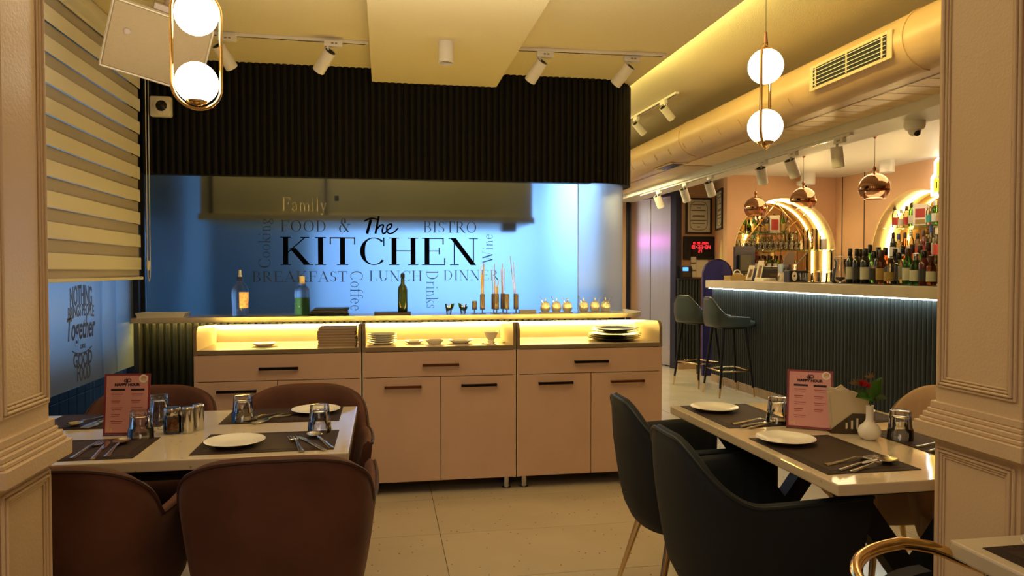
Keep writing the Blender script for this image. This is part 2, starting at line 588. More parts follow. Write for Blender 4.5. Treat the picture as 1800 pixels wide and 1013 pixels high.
# ================================================================== SETTING
XL = -1.55            # window wall
YK = 4.97             # front of the kitchen wall
XR = 5.745            # bar's back wall
ZC = 2.65             # dining ceiling

# ---- floor
fl = struct(MB().box(-3.2, 6.6, -1.6, 13.2, -0.08, -0.004).build('floor', M['grout']))
tile_me = mesh_only(MB().box(0.0015, 1.1435, 0.0015, 0.5485, -0.012, 0.0), 'floor_tile', M['tile'])
tile_full = tile_me
for i in range(-2, 5):
    for j in range(-3, 18):
        x0 = 0.271 + i * 1.145; y0 = 3.57 + j * 0.55 - 1.65
        if x0 < -2.2 or y0 > 12.2:
            continue
        piece('floor_tile', tile_me, fl, (x0, y0, 0))

# ---- ceilings
struct(MB().box(-3.2, 1.78, -1.6, 5.4, ZC, ZC + 0.1).build('ceiling', M['ceiling']))
struct(MB().box(1.78, 3.5, -1.6, 13.2, 2.80, 2.9).build('ceiling', M['ceiling']))
struct(MB().box(-3.2, 1.78, -1.6, 5.4, ZC + 0.1, 2.9).build('ceiling', M['ceiling']))
struct(MB().box(1.74, 1.80, 5.3, 13.2, ZC, 2.9).build('ceiling', M['ceiling']))
struct(MB().box(-0.07, 0.768, 0.4, 4.98, 2.56, ZC).build('ceiling', M['ceiling']))
struct(MB().box(3.3, 6.6, -1.6, 13.2, 2.5, 2.75).build('ceiling', M['ceil_white']))
# beam between duct and bar ceiling
struct(MB().box(3.10, 3.40, 2.0, 9.6, 2.24, 2.56, 0.004).build('trim_1', M['ceil_white']))

# ---- outer shell behind and beside the camera
struct(MB().box(-3.2, 6.6, -1.7, -1.6, 0, 2.75).build('wall_back', M['pillar']))
struct(MB().box(-3.3, -3.2, -1.7, 1.5, 0, 2.75).build('wall_left', M['pillar']))
struct(MB().box(6.5, 6.6, -1.7, 4.4, 0, 2.75).build('wall_right', M['peach']))
struct(MB().box(-3.3, -0.95, 1.50, 1.72, 0, 2.75).build('wall_left', M['pillar']))

# ---- kitchen wall path: straight, quarter curve, then back along the corridor
def path(s, y0, r, cx):
    """arc length s from X=-1.5 -> (x, y, outward angle)"""
    L = cx + 1.5
    if s < L:
        return (-1.5 + s, y0, -PI / 2)
    q = r * PI / 2
    if s < L + q:
        a = -PI / 2 + (s - L) / r
        return (cx + r * math.cos(a), y0 + r + r * math.sin(a), a)
    return (cx + r, y0 + r + (s - L - q), 0.0)


def rib(h, r):
    mb = MB()
    pts = [(-r * 0.98, 0), (-r * 0.86, -r * 0.5), (-r * 0.5, -r * 0.86), (0, -r), (r * 0.5, -r * 0.86), (r * 0.86, -r * 0.5), (r * 0.98, 0)]
    mb.prism(pts, 0, h)
    return mb


def path_strip(s0, s1, n, y0, r, cx, z0, z1, off):
    mb = MB()
    pa, pb = [], []
    for k in range(n + 1):
        x, y, a = path(s0 + (s1 - s0) * k / n, y0, r, cx)
        pa.append((x, y)); pb.append((x - off * math.cos(a), y - off * math.sin(a)))
    outline = pa + list(reversed(pb))
    mb.prism(outline, z0, z1)
    return mb


PITCHW = 0.0435
fas = struct(path_strip(-0.05, 4.6, 60, YK + 0.02, 0.30, 1.506, 1.925, ZC, 0.06).build('wall_front', M['slat_back']))
rib_me = mesh_only(rib(ZC - 1.92, 0.0205), 'fluted_slat', M['slat'], smooth=35)
k = 0
while k * PITCHW < 3.95:
    x, y, a = path(k * PITCHW, YK + 0.02, 0.30, 1.506)
    piece('fluted_slat', rib_me, fas, (x, y, 1.92), a + PI / 2)
    k += 1
MB().box(-1.53, 1.45, 4.992, 5.06, 1.918, 1.93).build('lower_rim', M['slat_back'], fas)

low = struct(path_strip(-0.05, 4.6, 60, YK + 0.04, 0.30, 1.473, 0.0, 0.975, 0.05).build('wall_front', M['slat_back']))
rib_me2 = mesh_only(rib(0.97, 0.0205), 'fluted_slat', M['slat_low'], smooth=35)
k = 0
while k * PITCHW < 3.9:
    x, y, a = path(k * PITCHW, YK + 0.04, 0.30, 1.473)
    piece('fluted_slat', rib_me2, low, (x, y, 0.0), a + PI / 2)
    k += 1

# frosted kitchen glass
kg = sempty('window_2', (0, 0, 0))
MB().box(-1.50, 1.357, 5.003, 5.015, 0.998, 1.93, 0.002, 1).build('pane', M['frost'], kg)
path_strip(2.862, 3.45, 34, 5.003, 0.30, 1.473, 0.998, 1.93, 0.012).build('curved_pane', M['frost_curve'], kg, smooth=30)
MB().box(1.3575, 1.3605, 5.0, 5.017, 0.998, 1.93).build('pane_joint', M['white'], kg)
MB().box(-1.53, -1.50, 4.985, 5.03, 0.998, 1.93).build('window_frame', M['frame_black'], kg)

# kitchen shell
struct(MB().box(-1.66, 1.75, 8.0, 8.1, 0, 2.75).build('wall_kitchen', M['kitchen_wall']))
struct(MB().box(-1.66, -1.56, 5.05, 8.1, 0, 2.75).build('wall_kitchen', M['kitchen_dark']))  # left wall coloured dark, painting in the light falloff at that end
struct(MB().box(1.70, 1.77, 5.62, 13.2, 0, 2.75).build('wall_kitchen', M['kitchen_wall']))
struct(MB().box(-1.66, 1.75, 5.4, 8.1, 2.65, 2.75).build('ceiling', M['kitchen_wall']))
struct(MB().box(-3.2, 6.6, 13.0, 13.2, 0, 2.75).build('wall_corridor', M['peach']))

# ---- window wall, left
wl = struct(MB().box(XL - 0.12, XL, 1.72, 5.02, 0, 0.10).build('wall_left', M['peach']))
struct(MB().box(XL - 0.12, XL, 1.72, 5.02, 2.60, 2.75).build('wall_left', M['pillar']))
win = sempty('window_1')
MB().box(XL - 0.02, XL - 0.012, 1.72, 4.93, 0.10, 2.6).build('pane', M['clear'], win)
MB().box(XL - 0.010, XL - 0.004, 1.74, 4.93, 0.70, 2.58).build('frosted_film', M['film'], win, label='pale blue frosted film')
for (a, b, c, d) in ((4.93, 5.02, 0.10, 2.6), (4.40, 4.412, 0.10, 2.6), (4.62, 4.632, 0.1, 2.6)):
    MB().box(XL - 0.05, XL + (0.03 if a > 4.9 else 0.0), a, b, c, d, 0.002, 1).build('window_frame' if a > 4.9 else 'glass_edge', M['frame_black'] if a > 4.9 else M['clear'], win)
# outside: blue tiled garden wall and grey render
ext = struct(MB().box(-2.35, -2.25, 3.0, 7.5, -0.1, 0.74).build('wall_outside', M['ext_grey']))
bt = mesh_only(MB().box(0, 0.012, 0.003, 0.147, 0.003, 0.187, 0.002, 1), 'tile', M['brick_blue'])
for i in range(22):
    for j in range(4):
        piece('tile', bt, ext, (-2.25, 4.2 + i * 0.15, 0.0 + j * 0.19))
struct(MB().box(-8, -2.2 + 0.5, 1.0, 12, -0.2, -0.1).build('ground_outside', M['ext_grey']))

# lettering on the window film (reads along +Y)
def wtext(s, yc, zc, h, wd, shear=0.0, label=None):
    mtx = Matrix.Translation((XL - 0.0025, yc, zc)) @ Matrix(((0, 0, 1, 0), (1, 0, 0, 0), (0, 1, 0, 0), (0, 0, 0, 1)))
    o = text_mesh(s, 1.0, 0.0006, M['vinyl_window'], 'lettering', win, mtx, shear=shear, label=label, bold=0.018)
    xs = [v.co.x for v in o.data.vertices]; ys = [v.co.y for v in o.data.vertices]
    sx = wd / (max(xs) - min(xs)); sy = h / (max(ys) - min(ys))
    cx = (max(xs) + min(xs)) / 2; cy = (max(ys) + min(ys)) / 2
    for v in o.data.vertices:
        u = (v.co.x - cx) * sx
        v.co.y = (v.co.y - cy) * sy * 1.0
        v.co.x = u
    return o


def arch_text(o, amt):
    for v in o.data.vertices:
        v.co.y += amt * (1 - (v.co.x / 0.2) ** 2) if amt > 0 else amt * (1 - (v.co.x / 0.2) ** 2)


o = wtext('NOTHING', 4.13, 1.145, 0.105, 0.28, label='letters NOTHING'); arch_text(o, 0.03)
o = wtext('BRINGS PEOPLE', 4.13, 1.075, 0.065, 0.33, label='letters BRINGS PEOPLE'); arch_text(o, 0.02)
o = wtext('Together', 4.13, 0.985, 0.155, 0.36, 0.25, label='script letters Together')
o = wtext('LIKE', 4.14, 0.905, 0.022, 0.07, label='small letters LIKE')
o = wtext('GOOD', 4.14, 0.855, 0.075, 0.24, label='letters GOOD'); arch_text(o, -0.02)
o = wtext('FOOD', 4.15, 0.785, 0.085, 0.17, label='letters FOOD'); arch_text(o, -0.02)
mb = MB()
mb.tube([(XL - 0.002, 4.13 + 0.13 * math.sin(t), 0.905 - 0.035 * math.cos(t)) for t in [x * 0.2 - 1.2 for x in range(13)]], 0.003, 5)
mb.build('lettering_flourish', M['vinyl_window'], win)

# zebra blind
blind = thing('zebra_blind', 'cream and grey striped day-night roller blind over the left window', 'blind', (XL + 0.07, 3.3, 1.245))
NB = 10
PB = 0.1395


def wavy(z0, z1, amp, dx):
    mb = MB()
    rows = []
    for zz, sgn in ((z0, 1), (z1, 1)):
        rows.append([(dx + amp * math.sin((y * 2.2) + zz * 3), y, zz) for y in [-1.5 + 3.06 * k / 26 for k in range(27)]])
    rows2 = [[(p[0] - 0.0015, p[1], p[2]) for p in r] for r in rows]
    mb.rows([rows[0], rows[1], list(rows2[1]), list(rows2[0])], close_v=True)
    return mb


for k in range(NB):
    z0 = 0.062 + k * PB
    sag = -0.012
    wavy(z0, z0 + 0.074, 0.004, 0.0).build('fabric_band', M['blind_solid'], blind)
    wavy(z0 - PB + 0.074 if k else 0.018, z0, 0.004, -0.012).build('sheer_band', M['blind_sheer'], blind)
MB().box(-0.012, 0.010, -1.5, 1.56, 0.0, 0.018, 0.004).build('bottom_rail', M['blind_solid'], blind)
MB().box(-0.05, 0.06, -1.5, 1.6, 1.335, 1.40, 0.012).build('head_rail', M['blind_solid'], blind, smooth=True)
ch = thing('blind_chain', 'white bead chain loop hanging beside the striped blind at the black corner', 'chain', (XL + 0.092, 4.90, 1.235))
mb = MB(); mb.tube([(0, 0, 1.38), (0, 0, 0.1), (0, 0.012, 0.02), (0.0, 0.03, 0.0), (0.0, 0.05, 0.02), (0, 0.055, 0.1), (0, 0.055, 1.38)], 0.0032, 6)
mb.build('chain_cord', M['chain'], ch)
MB().lathe([(0.004, 0), (0.011, 0.012), (0.013, 0.035), (0.011, 0.055), (0.004, 0.066)], 12, (0, 0.014, 0.065)).build('chain_connector', M['white'], ch, smooth=True)

# ---- serif stroke font
GT = {'T': 0.135, 't': 0.032, 'm': 0.085}


def G(adv, *st):
    return (adv, st)


UP = {
    'K': G(.98, ('l', .2, 0, .2, 1, 'T'), ('l', .24, .42, .76, .98, 't'), ('l', .40, .60, .82, .02, 'T'), ('s', .2, 0, .15), ('s', .2, 1, .15), ('s', .76, 1, .13), ('s', .85, 0, .15)),
    'I': G(.42, ('l', .21, 0, .21, 1, 'T'), ('s', .21, 0, .16), ('s', .21, 1, .16)),
    'T': G(.82, ('l', .41, 0, .41, 1, 'T'), ('l', .04, .975, .78, .975, 'm2'), ('v', .05, .74, 1), ('v', .77, .74, 1), ('s', .41, 0, .17)),
    'C': G(.88, ('c', .50, .5, .42, .5, 48, 318), ('v', .80, .70, 1.0)),
    'H': G(.98, ('l', .2, 0, .2, 1, 'T'), ('l', .78, 0, .78, 1, 'T'), ('l', .2, .52, .78, .52, 't'), ('s', .2, 0, .16), ('s', .2, 1, .16), ('s', .78, 0, .16), ('s', .78, 1, .16)),
    'E': G(.82, ('l', .2, 0, .2, 1, 'T'), ('l', .2, .98, .70, .98, 't'), ('l', .2, .52, .58, .52, 't'), ('l', .2, .02, .74, .02, 't'), ('v', .70, .76, 1), ('v', .58, .40, .64), ('v', .75, 0, .26), ('s', .12, 0, .08), ('s', .12, 1, .08)),
    'N': G(.98, ('l', .2, 0, .2, 1, 't'), ('l', .16, 1, .80, .0, 'T'), ('l', .80, 0, .80, 1, 't'), ('s', .2, 0, .14), ('s', .12, 1, .10), ('s', .80, 1, .14)),
    'B': G(.78, ('l', .2, 0, .2, 1, 'T'), ('c', .38, .76, .26, .235, -90, 90), ('c', .38, .27, .32, .265, -90, 90), ('l', .08, .985, .38, .985, 't'), ('l', .2, .525, .38, .525, 't'), ('l', .08, .015, .38, .015, 't')),
    'R': G(.88, ('l', .2, 0, .2, 1, 'T'), ('c', .38, .75, .27, .245, -90, 90), ('l', .08, .985, .38, .985, 't'), ('l', .2, .51, .38, .51, 't'), ('l', .38, .52, .78, .02, 'T'), ('s', .2, 0, .15), ('s', .82, 0, .09)),
    'A': G(.92, ('l', .12, 0, .46, .98, 't'), ('l', .45, 1, .80, 0, 'T'), ('l', .22, .34, .66, .34, 't'), ('s', .12, 0, .12), ('s', .80, 0, .14)),
    'F': G(.74, ('l', .2, 0, .2, 1, 'T'), ('l', .2, .98, .68, .98, 't'), ('l', .2, .52, .56, .52, 't'), ('v', .68, .76, 1), ('v', .56, .40, .64), ('s', .2, 0, .16), ('s', .12, 1, .08)),
    'S': G(.64, ('c', .32, .74, .22, .25, 35, 270), ('c', .32, .26, .25, .25, -145, 90), ('v', .55, .74, 1), ('v', .08, 0, .26)),
    'L': G(.76, ('l', .2, 0, .2, 1, 'T'), ('l', .2, .02, .68, .02, 't'), ('v', .69, 0, .28), ('s', .2, 1, .16), ('s', .12, 0, .08)),
    'U': G(.92, ('l', .2, .32, .2, 1, 'T'), ('c', .46, .32, .26, .31, 180, 360), ('l', .74, .32, .74, 1, 't'), ('s', .2, 1, .15), ('s', .74, 1, .13)),
    'D': G(.94, ('l', .2, 0, .2, 1, 'T'), ('c', .38, .5, .44, .49, -90, 90), ('l', .06, .985, .38, .985, 't'), ('l', .06, .015, .38, .015, 't')),
    'O': G(.98, ('c', .49, .5, .41, .5, 0, 360)),
    'W': G(1.2, ('l', .12, 1, .40, 0, 'T'), ('l', .40, 0, .62, 1, 't'), ('l', .54, 1, .82, 0, 'T'), ('l', .82, 0, 1.06, 1, 't'), ('s', .12, 1, .14), ('s', .56, 1, .12), ('s', 1.06, 1, .11)),
    '&': G(.9, ('c', .40, .76, .17, .22, -40, 230), ('l', .27, .66, .72, .04, 'T'), ('c', .34, .26, .24, .26, 100, 330), ('l', .54, .14, .76, .58, 't'), ('s', .76, .6, .12)),
    'a': G(.56, ('c', .24, .47, .17, .17, 20, 170), ('l', .40, .08, .40, .5, 'm'), ('c', .24, .17, .16, .16, 80, 320), ('l', .40, .06, .50, .03, 't')),
    'c': G(.54, ('c', .28, .32, .22, .32, 50, 320)),
    'e': G(.56, ('c', .28, .32, .22, .32, 5, 320), ('l', .08, .36, .49, .36, 't')),
    'f': G(.40, ('l', .18, 0, .18, .8, 'm'), ('c', .33, .80, .15, .19, 40, 180), ('l', .04, .62, .36, .62, 't'), ('s', .18, 0, .13)),
    'g': G(.58, ('c', .26, .44, .18, .19, 0, 360), ('c', .28, -.10, .22, .15, 0, 360), ('l', .14, .22, .34, .06, 'm'), ('l', .40, .6, .54, .62, 't')),
    'i': G(.32, ('l', .16, 0, .16, .62, 'm'), ('s', .16, 0, .12), ('s', .11, .62, .07), ('l', .16, .86, .16, .95, 'm')),
    'k': G(.60, ('l', .15, 0, .15, 1, 'm'), ('l', .17, .26, .46, .60, 't'), ('l', .26, .38, .50, .02, 'm'), ('s', .15, 0, .12), ('s', .10, 1, .07), ('s', .47, .62, .1), ('s', .52, 0, .1)),
    'l': G(.32, ('l', .16, 0, .16, 1, 'm'), ('s', .16, 0, .12), ('s', .11, 1, .07)),
    'm': G(.94, ('l', .15, 0, .15, .6, 'm'), ('c', .31, .40, .16, .22, 0, 150), ('l', .47, 0, .47, .42, 'm'), ('c', .63, .40, .16, .22, 0, 150), ('l', .79, 0, .79, .42, 'm'), ('s', .15, 0, .11), ('s', .47, 0, .1), ('s', .79, 0, .11), ('s', .10, .62, .07)),
    'n': G(.62, ('l', .15, 0, .15, .6, 'm'), ('c', .31, .40, .16, .22, 0, 150), ('l', .47, 0, .47, .42, 'm'), ('s', .15, 0, .11), ('s', .47, 0, .11), ('s', .10, .62, .07)),
    'o': G(.60, ('c', .30, .32, .24, .32, 0, 360)),
    'r': G(.44, ('l', .15, 0, .15, .6, 'm'), ('c', .31, .42, .15, .19, 40, 150), ('s', .15, 0, .12), ('s', .10, .62, .07)),
    's': G(.46, ('c', .22, .48, .14, .155, 35, 270), ('c', .22, .165, .155, .165, -145, 90), ('v', .36, .46, .64), ('v', .07, 0, .17)),
    'y': G(.60, ('l', .12, .62, .32, .04, 'm'), ('l', .50, .62, .22, -.22, 't'), ('s', .12, .62, .1), ('s', .50, .62, .09), ('l', .22, -.22, .10, -.24, 'm')),
}


def glyph_word(word, fn, mbx, scale_t=1.0):
    """strokes -> thin prisms; fn(u, v) -> xyz front, with the back given by fn(u, v, 1)"""
    x = 0.0
    polys = []
    for ch in word:
        adv, st = UP[ch]
        low_ = ch.islower()
        for s in st:
            k = s[0]
            if k == 'l':
                _, x0, y0, x1, y1, wk = s
                wd = 0.045 if wk == 'm2' else GT[wk] * scale_t
                dx, dy = x1 - x0, y1 - y0
                L = math.hypot(dx, dy)
                if abs(dx) > 0.05 and abs(dy) > 0.05:     # slanted: cut ends level
                    hw = wd / 2 * L / abs(dy)
                    polys.append([(x + x0 - hw, y0), (x + x0 + hw, y0), (x + x1 + hw, y1), (x + x1 - hw, y1)])
                else:
                    nx, ny = -dy / L * wd / 2, dx / L * wd / 2
                    polys.append([(x + x0 + nx, y0 + ny), (x + x0 - nx, y0 - ny), (x + x1 - nx, y1 - ny), (x + x1 + nx, y1 + ny)])
            elif k == 's':
                _, sx, sy, hw = s
                h = 0.032
                y0 = sy if sy < 0.3 else sy - h
                polys.append([(x + sx - hw, y0), (x + sx + hw, y0), (x + sx + hw, y0 + h), (x + sx - hw, y0 + h)])
            elif k == 'v':
                _, sx, y0, y1 = s
                polys.append([(x + sx - .018, y0), (x + sx + .018, y0), (x + sx + .018, y1), (x + sx - .018, y1)])
            elif k == 'c':
                _, cx, cy, rx, ry, a0, a1 = s
                T = (0.085 if low_ else 0.135) * scale_t
                n = max(6, int(abs(a1 - a0) / 12))
                prev = None
                for i in range(n + 1):
                    a = math.radians(a0 + (a1 - a0) * i / n)
                    wd = 0.032 + (T - 0.032) * abs(math.cos(a)) ** 1.4
                    o_ = (x + cx + rx * math.cos(a), cy + ry * math.sin(a))
                    i_ = (x + cx + (rx - wd) * math.cos(a), cy + (ry - 0.032 - (wd - .032) * 0.3) * math.sin(a))
                    if prev:
                        polys.append([prev[0], o_, i_, prev[1]])
                    prev = (o_, i_)
        x += adv + (0.02 if low_ else 0.03)
    return polys, x


def sign_word(word, box, m, label, turn=0, scale_t=1.0):
    """box in picture pixels on the kitchen glass plane; turn 0 level, 1 reads upwards, -1 reads downwards"""
    polys, W = glyph_word(word, None, None, scale_t)
    a = at_y(box[0], box[3], 4.999); b = at_y(box[2], box[1], 4.999)
    x0, x1, z0, z1 = a.x, b.x, a.z, b.z
    us = [p[0] for q in polys for p in q]; vs = [p[1] for q in polys for p in q]
    u0, u1 = min(us), max(us)
    v0, v1 = (min(0, min(vs)), max(vs))
    mb = MB()
    for q in polys:
        pts = []
        for (u, v) in q:
            s = (u - u0) / (u1 - u0); t = (v - v0) / (v1 - v0)
            if turn == 0:
                pts.append((x0 + s * (x1 - x0), z0 + t * (z1 - z0)))
            elif turn == 1:
                pts.append((x1 - t * (x1 - x0), z0 + s * (z1 - z0)))
            else:
                pts.append((x0 + t * (x1 - x0), z1 - s * (z1 - z0)))
        mb.prism(pts, 0, 0.0012, lambda u, v, d: (u, 5.0018 - d, v))
    return mb.build('lettering', m, kg, label=label)


sign_word('KITCHEN', (493, 419, 840, 466), M['vinyl_black'], 'large black letters KITCHEN', 0, 1.12)
for wd_, bx, t_, mm in (('BREAKFAST', (444, 477, 610, 496), 0, 'vinyl_blue'), ('LUNCH', (649, 476, 742, 495), 0, 'vinyl_blue'), ('DINNER', (780, 475, 878, 493), 0, 'vinyl_blue'),
                    ('FOOD', (493, 388, 572, 407), 0, 'vinyl_blue'), ('&', (596, 384, 616, 409), 0, 'vinyl_blue'), ('BISTRO', (745, 390, 837, 409), 0, 'vinyl_blue'),
                    ('Cooking', (454, 384, 480, 471), 1, 'vinyl_blue'), ('Wine', (848, 412, 866, 464), 1, 'vinyl_blue'),
                    ('Coffee', (616, 477, 638, 546), -1, 'vinyl_blue'), ('Drinks', (750, 476, 770, 542), -1, 'vinyl_blue'),
                    ('Family', (495, 348, 575, 377), 0, 'vinyl_pale')):
    sign_word(wd_, bx, M[mm], 'letters ' + wd_, t_, 0.8)
# brush-script "The"
mb = MB()


def brush(pts, r):
    P3 = []
    for (px, py) in pts:
        P3.append(at_y(px, py, 5.001))
    sp = spline(P3, 4)
    mb.tube(sp, r, 6)


brush([(652, 386), (649, 397), (645, 411)], 0.011)
brush([(640, 389), (652, 384), (664, 386)], 0.006)
brush([(666, 380), (663, 395), (660, 411)], 0.008)
brush([(661, 405), (668, 397), (674, 396), (672, 405), (674, 411), (680, 407)], 0.0065)
brush([(680, 405), (687, 400), (688, 394), (681, 397), (680, 406), (685, 411), (693, 408), (700, 401)], 0.006)
o = mb.build('lettering', M['vinyl_black'], kg, smooth=True, label='brush script letters The')
for v in o.data.vertices:
    v.co.y = 5.001 + (v.co.y - 5.001) * 0.12
o = MB().box(-0.318, -0.292, 4.9995, 5.002, 1.765, 1.80).build('sticker', M['vinyl_blue'], kg, label='small dark square sticker')

# exhaust hood behind the frosted glass
h0 = at_y(352, 387, 5.24); h1 = at_y(936, 390, 5.24)
hood = thing('exhaust_hood', 'large olive-beige exhaust hood hanging behind the frosted kitchen glass', 'hood', (0, 5.66, h0.z))
MB().box(-0.3, 0.3, -0.1, 0.4, 0.62, 2.65 - h0.z, 0.004).build('flue_duct', M['steel'], hood)
MB().box(h0.x, h1.x, -0.42, 0.6, 0, 0.62, 0.01).build('hood_body', M['hood'], hood)
MB().box(h0.x - 0.01, h1.x + 0.01, -0.44, -0.40, 0, 0.045).build('lower_rim', M['hood'], hood)
MB().box(-0.40, -0.385, -0.432, -0.42, 0.03, 0.6).build('seam', M['dark_gap'], hood)
MB().box(h0.x + 0.06, h0.x + 0.085, -0.432, -0.42, 0.03, 0.6).build('seam', M['dark_gap'], hood)
MB().box(h1.x - 0.22, h1.x - 0.12, -0.42, -0.30, -0.06, 0.0, 0.004).build('grease_tray', M['hood_trim'], hood)
MB().box(h1.x - 0.19, h1.x - 0.02, -0.437, -0.42, 0.0, 0.03).build('rim_plate', M['hood_trim'], hood)
# kitchen worktop and shelving seen as dim shapes
kt = thing('kitchen_worktop', 'steel kitchen worktop dimly seen behind the frosted glass', 'worktop', (0, 6.6, 0))
MB().box(-1.4, 1.5, -0.3, 0.3, 0.86, 0.90, 0.004).build('worktop_slab', M['steel'], kt)
MB().box(-1.35, 1.45, -0.25, 0.3, 0.1, 0.86).build('worktop_body', M['kitchen_dark'], kt)
fr = thing('kitchen_shade_fridge', 'tall grey fridge added to darken the left of the frosted glass', 'fridge', (-1.10, 7.45, 0))  # added dark block behind the glass, shades its left end
MB().box(-0.42, 0.42, -0.4, 0.4, 0.0, 2.3, 0.01).build('fridge_body', M['kitchen_dark'], fr)
MB().box(0.34, 0.36, -0.43, -0.41, 0.8, 1.3, 0.004).build('door_handle', M['steel'], fr)
# ---- kitchen counter slab
cs = thing('serving_counter', 'long cream stone serving counter with rounded right end under the kitchen glass', 'counter', (0, 0, 0))
pts = [(-1.53, 5.10), (-1.53, 4.79), (-1.52, 4.78)]
pts += [(1.57, 4.78)] + [(1.57 + 0.25 * math.sin(a), 5.03 - 0.25 * math.cos(a)) for a in [PI / 2 * t / 10 for t in range(1, 11)]] + [(1.82, 5.3), (1.74, 5.3)]
pts += [(1.74, 5.10)]
MB().prism(pts, 0.978, 1.008).build('counter_slab', M['counter'], cs, smooth=30)
MB().box(-1.50, 1.55, 4.905, 4.92, 0.970, 0.9775).build('led_strip', M['led_yellow'], cs, label='glowing yellow light strip')
MB().box(-1.50, 1.55, 4.89, 4.904, 0.968, 0.9775).build('led_profile', M['white'], cs)

# ================================================================== SIDEBOARDS
YF = 4.224


def sideboard(x0, x1, door, label, hcols):
    t = thing('sideboard', label, 'cabinet', ((x0 + x1) / 2, YF, 0), group='pink-beige serving sideboards')
    hw = (x1 - x0) / 2
    dx = door - (x0 + x1) / 2
    D = 0.50
    c = MB()
    c.box(-hw, hw, 0.02, D, 0.075, 0.835)
    c.build('carcass', M['dark_gap'], t)
    # side panels in laminate
    for s in (-1, 1):
        a, b = (-hw, -hw + 0.016) if s < 0 else (hw - 0.016, hw)
        # cheek: side panel rising above the well with a rounded front top corner
        prof = [(0.004, 0.075), (0.004, 0.945)] + [(0.004 + 0.055 * (1 - math.cos(q)), 0.945 + 0.045 * math.sin(q)) for q in [PI / 2 * i / 6 for i in range(1, 7)]] + [(D, 0.985), (D, 0.075)]
        prof[-2] = (D, 0.968)
        MB().prism([(u, v) for u, v in prof], a, b, lambda u, v, d: (d, u, v)).build('side_panel', M['laminate_in'], t)
        rim = [(-0.001, 0.845), (-0.001, 0.945)] + [(-0.001 + 0.058 * (1 - math.cos(q)), 0.945 + 0.049 * math.sin(q)) for q in [PI / 2 * i / 6 for i in range(1, 7)]]
        inner = [(u + 0.006, v - 0.002) for u, v in rim]
        MB().prism(rim + list(reversed(inner)), a - 0.0005, b + 0.0005, lambda u, v, d: (d, u, v)).build('edge_band', M['edge_band'], t)
    MB().box(-hw + 0.016, hw - 0.016, 0.004, D - 0.018, 0.838, 0.858).build('well_bottom', M['laminate_in'], t)
    MB().box(-hw, hw, -0.002, 0.006, 0.836, 0.860).build('front_edge_band', M['edge_band'], t)
    MB().box(-hw + 0.016, hw - 0.016, D - 0.018, D, 0.838, 0.966).build('well_back', M['laminate_in'], t)
    MB().box(-hw + 0.02, hw - 0.02, D - 0.030, D - 0.0185, 0.957, 0.965).build('led_strip', M['led_yellow'], t, label='glowing yellow light strip')

    def hd(parent, cx, z, m):
        hb = MB()
        hb.box(cx - 0.105, cx + 0.105, -0.030, -0.020, z - 0.008, z + 0.008, 0.002, 1)
        for s in (-1, 1):
            hb.box(cx + s * 0.098 - 0.006, cx + s * 0.098 + 0.006, -0.022, 0.001, z - 0.006, z + 0.006)
        hb.build('handle', M[m], parent)
    d = MB().box(-hw + 0.003, hw - 0.003, 0.0, 0.018, 0.687, 0.832, 0.0015, 1).build('drawer', M['laminate'], t)
    hd(d, 0, 0.755, hcols[0])
    d = MB().box(-hw + 0.003, dx - 0.002, 0.0, 0.018, 0.078, 0.683, 0.0015, 1).build('door', M['laminate'], t)
    hd(d, (-hw + dx) / 2 + 0.005, 0.632, hcols[1])
    d = MB().box(dx + 0.002, hw - 0.003, 0.0, 0.018, 0.078, 0.683, 0.0015, 1).build('door', M['laminate'], t)
    hd(d, (hw + dx) / 2, 0.632, hcols[2])
    for sx in (-1, 1):
        for y in (0.05, D - 0.06):
            f = MB()
            f.lathe([(0.026, 0), (0.026, 0.006), (0.018, 0.010), (0.018, 0.076)], 16, (sx * (hw - 0.05), y, 0))
            f.build('foot', M['steel'], t, smooth=True)
    return t


sideboard(-1.027, -0.127, at_y(488, 700, YF).x, 'pink-beige sideboard at the left holding a stack of folders in its lit well', ('handle_black', 'handle_black', 'handle_black'))
sideboard(-0.119, 0.770, at_y(775, 700, YF).x, 'pink-beige sideboard in the middle holding white dishes in its lit well', ('handle_brown', 'handle_brown', 'handle_black'))
sideboard(0.777, 1.680, at_y(1039, 700, YF).x, 'pink-beige sideboard at the right holding stacked black plates in its lit well', ('handle_black', 'handle_black', 'handle_brown'))


# ================================================================== PILLARS
def mould_frame(parent, plane, p, y0, y1, z0, z1, out):
    """nested raised frame on a face X=p (plane 'x') or Y=p (plane 'y'); out = +1/-1 direction it stands proud"""
    def bx(mb, a0, a1, c0, c1, d):
        lo, hi = sorted((p, p + out * d))
        if plane == 'x':
            mb.box(lo, hi, a0, a1, c0, c1, min(0.002, d / 3), 1)
        else:
            mb.box(a0, a1, lo, hi, c0, c1, min(0.002, d / 3), 1)
    for ins, wdt, d in ((0.0, 0.007, 0.007), (0.008, 0.006, 0.011), (0.015, 0.006, 0.007), (0.022, 0.005, 0.004)):
        mb = MB()
        a0, a1, c0, c1 = y0 + ins, y1 - ins, z0 + ins, z1 - ins
        bx(mb, a0, a0 + wdt, c0, c1, d); bx(mb, a1 - wdt, a1, c0, c1, d)
        bx(mb, a0 + wdt, a1 - wdt, c0, c0 + wdt, d); bx(mb, a0 + wdt, a1 - wdt, c1 - wdt, c1, d)
        mb.build('panel_moulding', M['pillar'], parent)


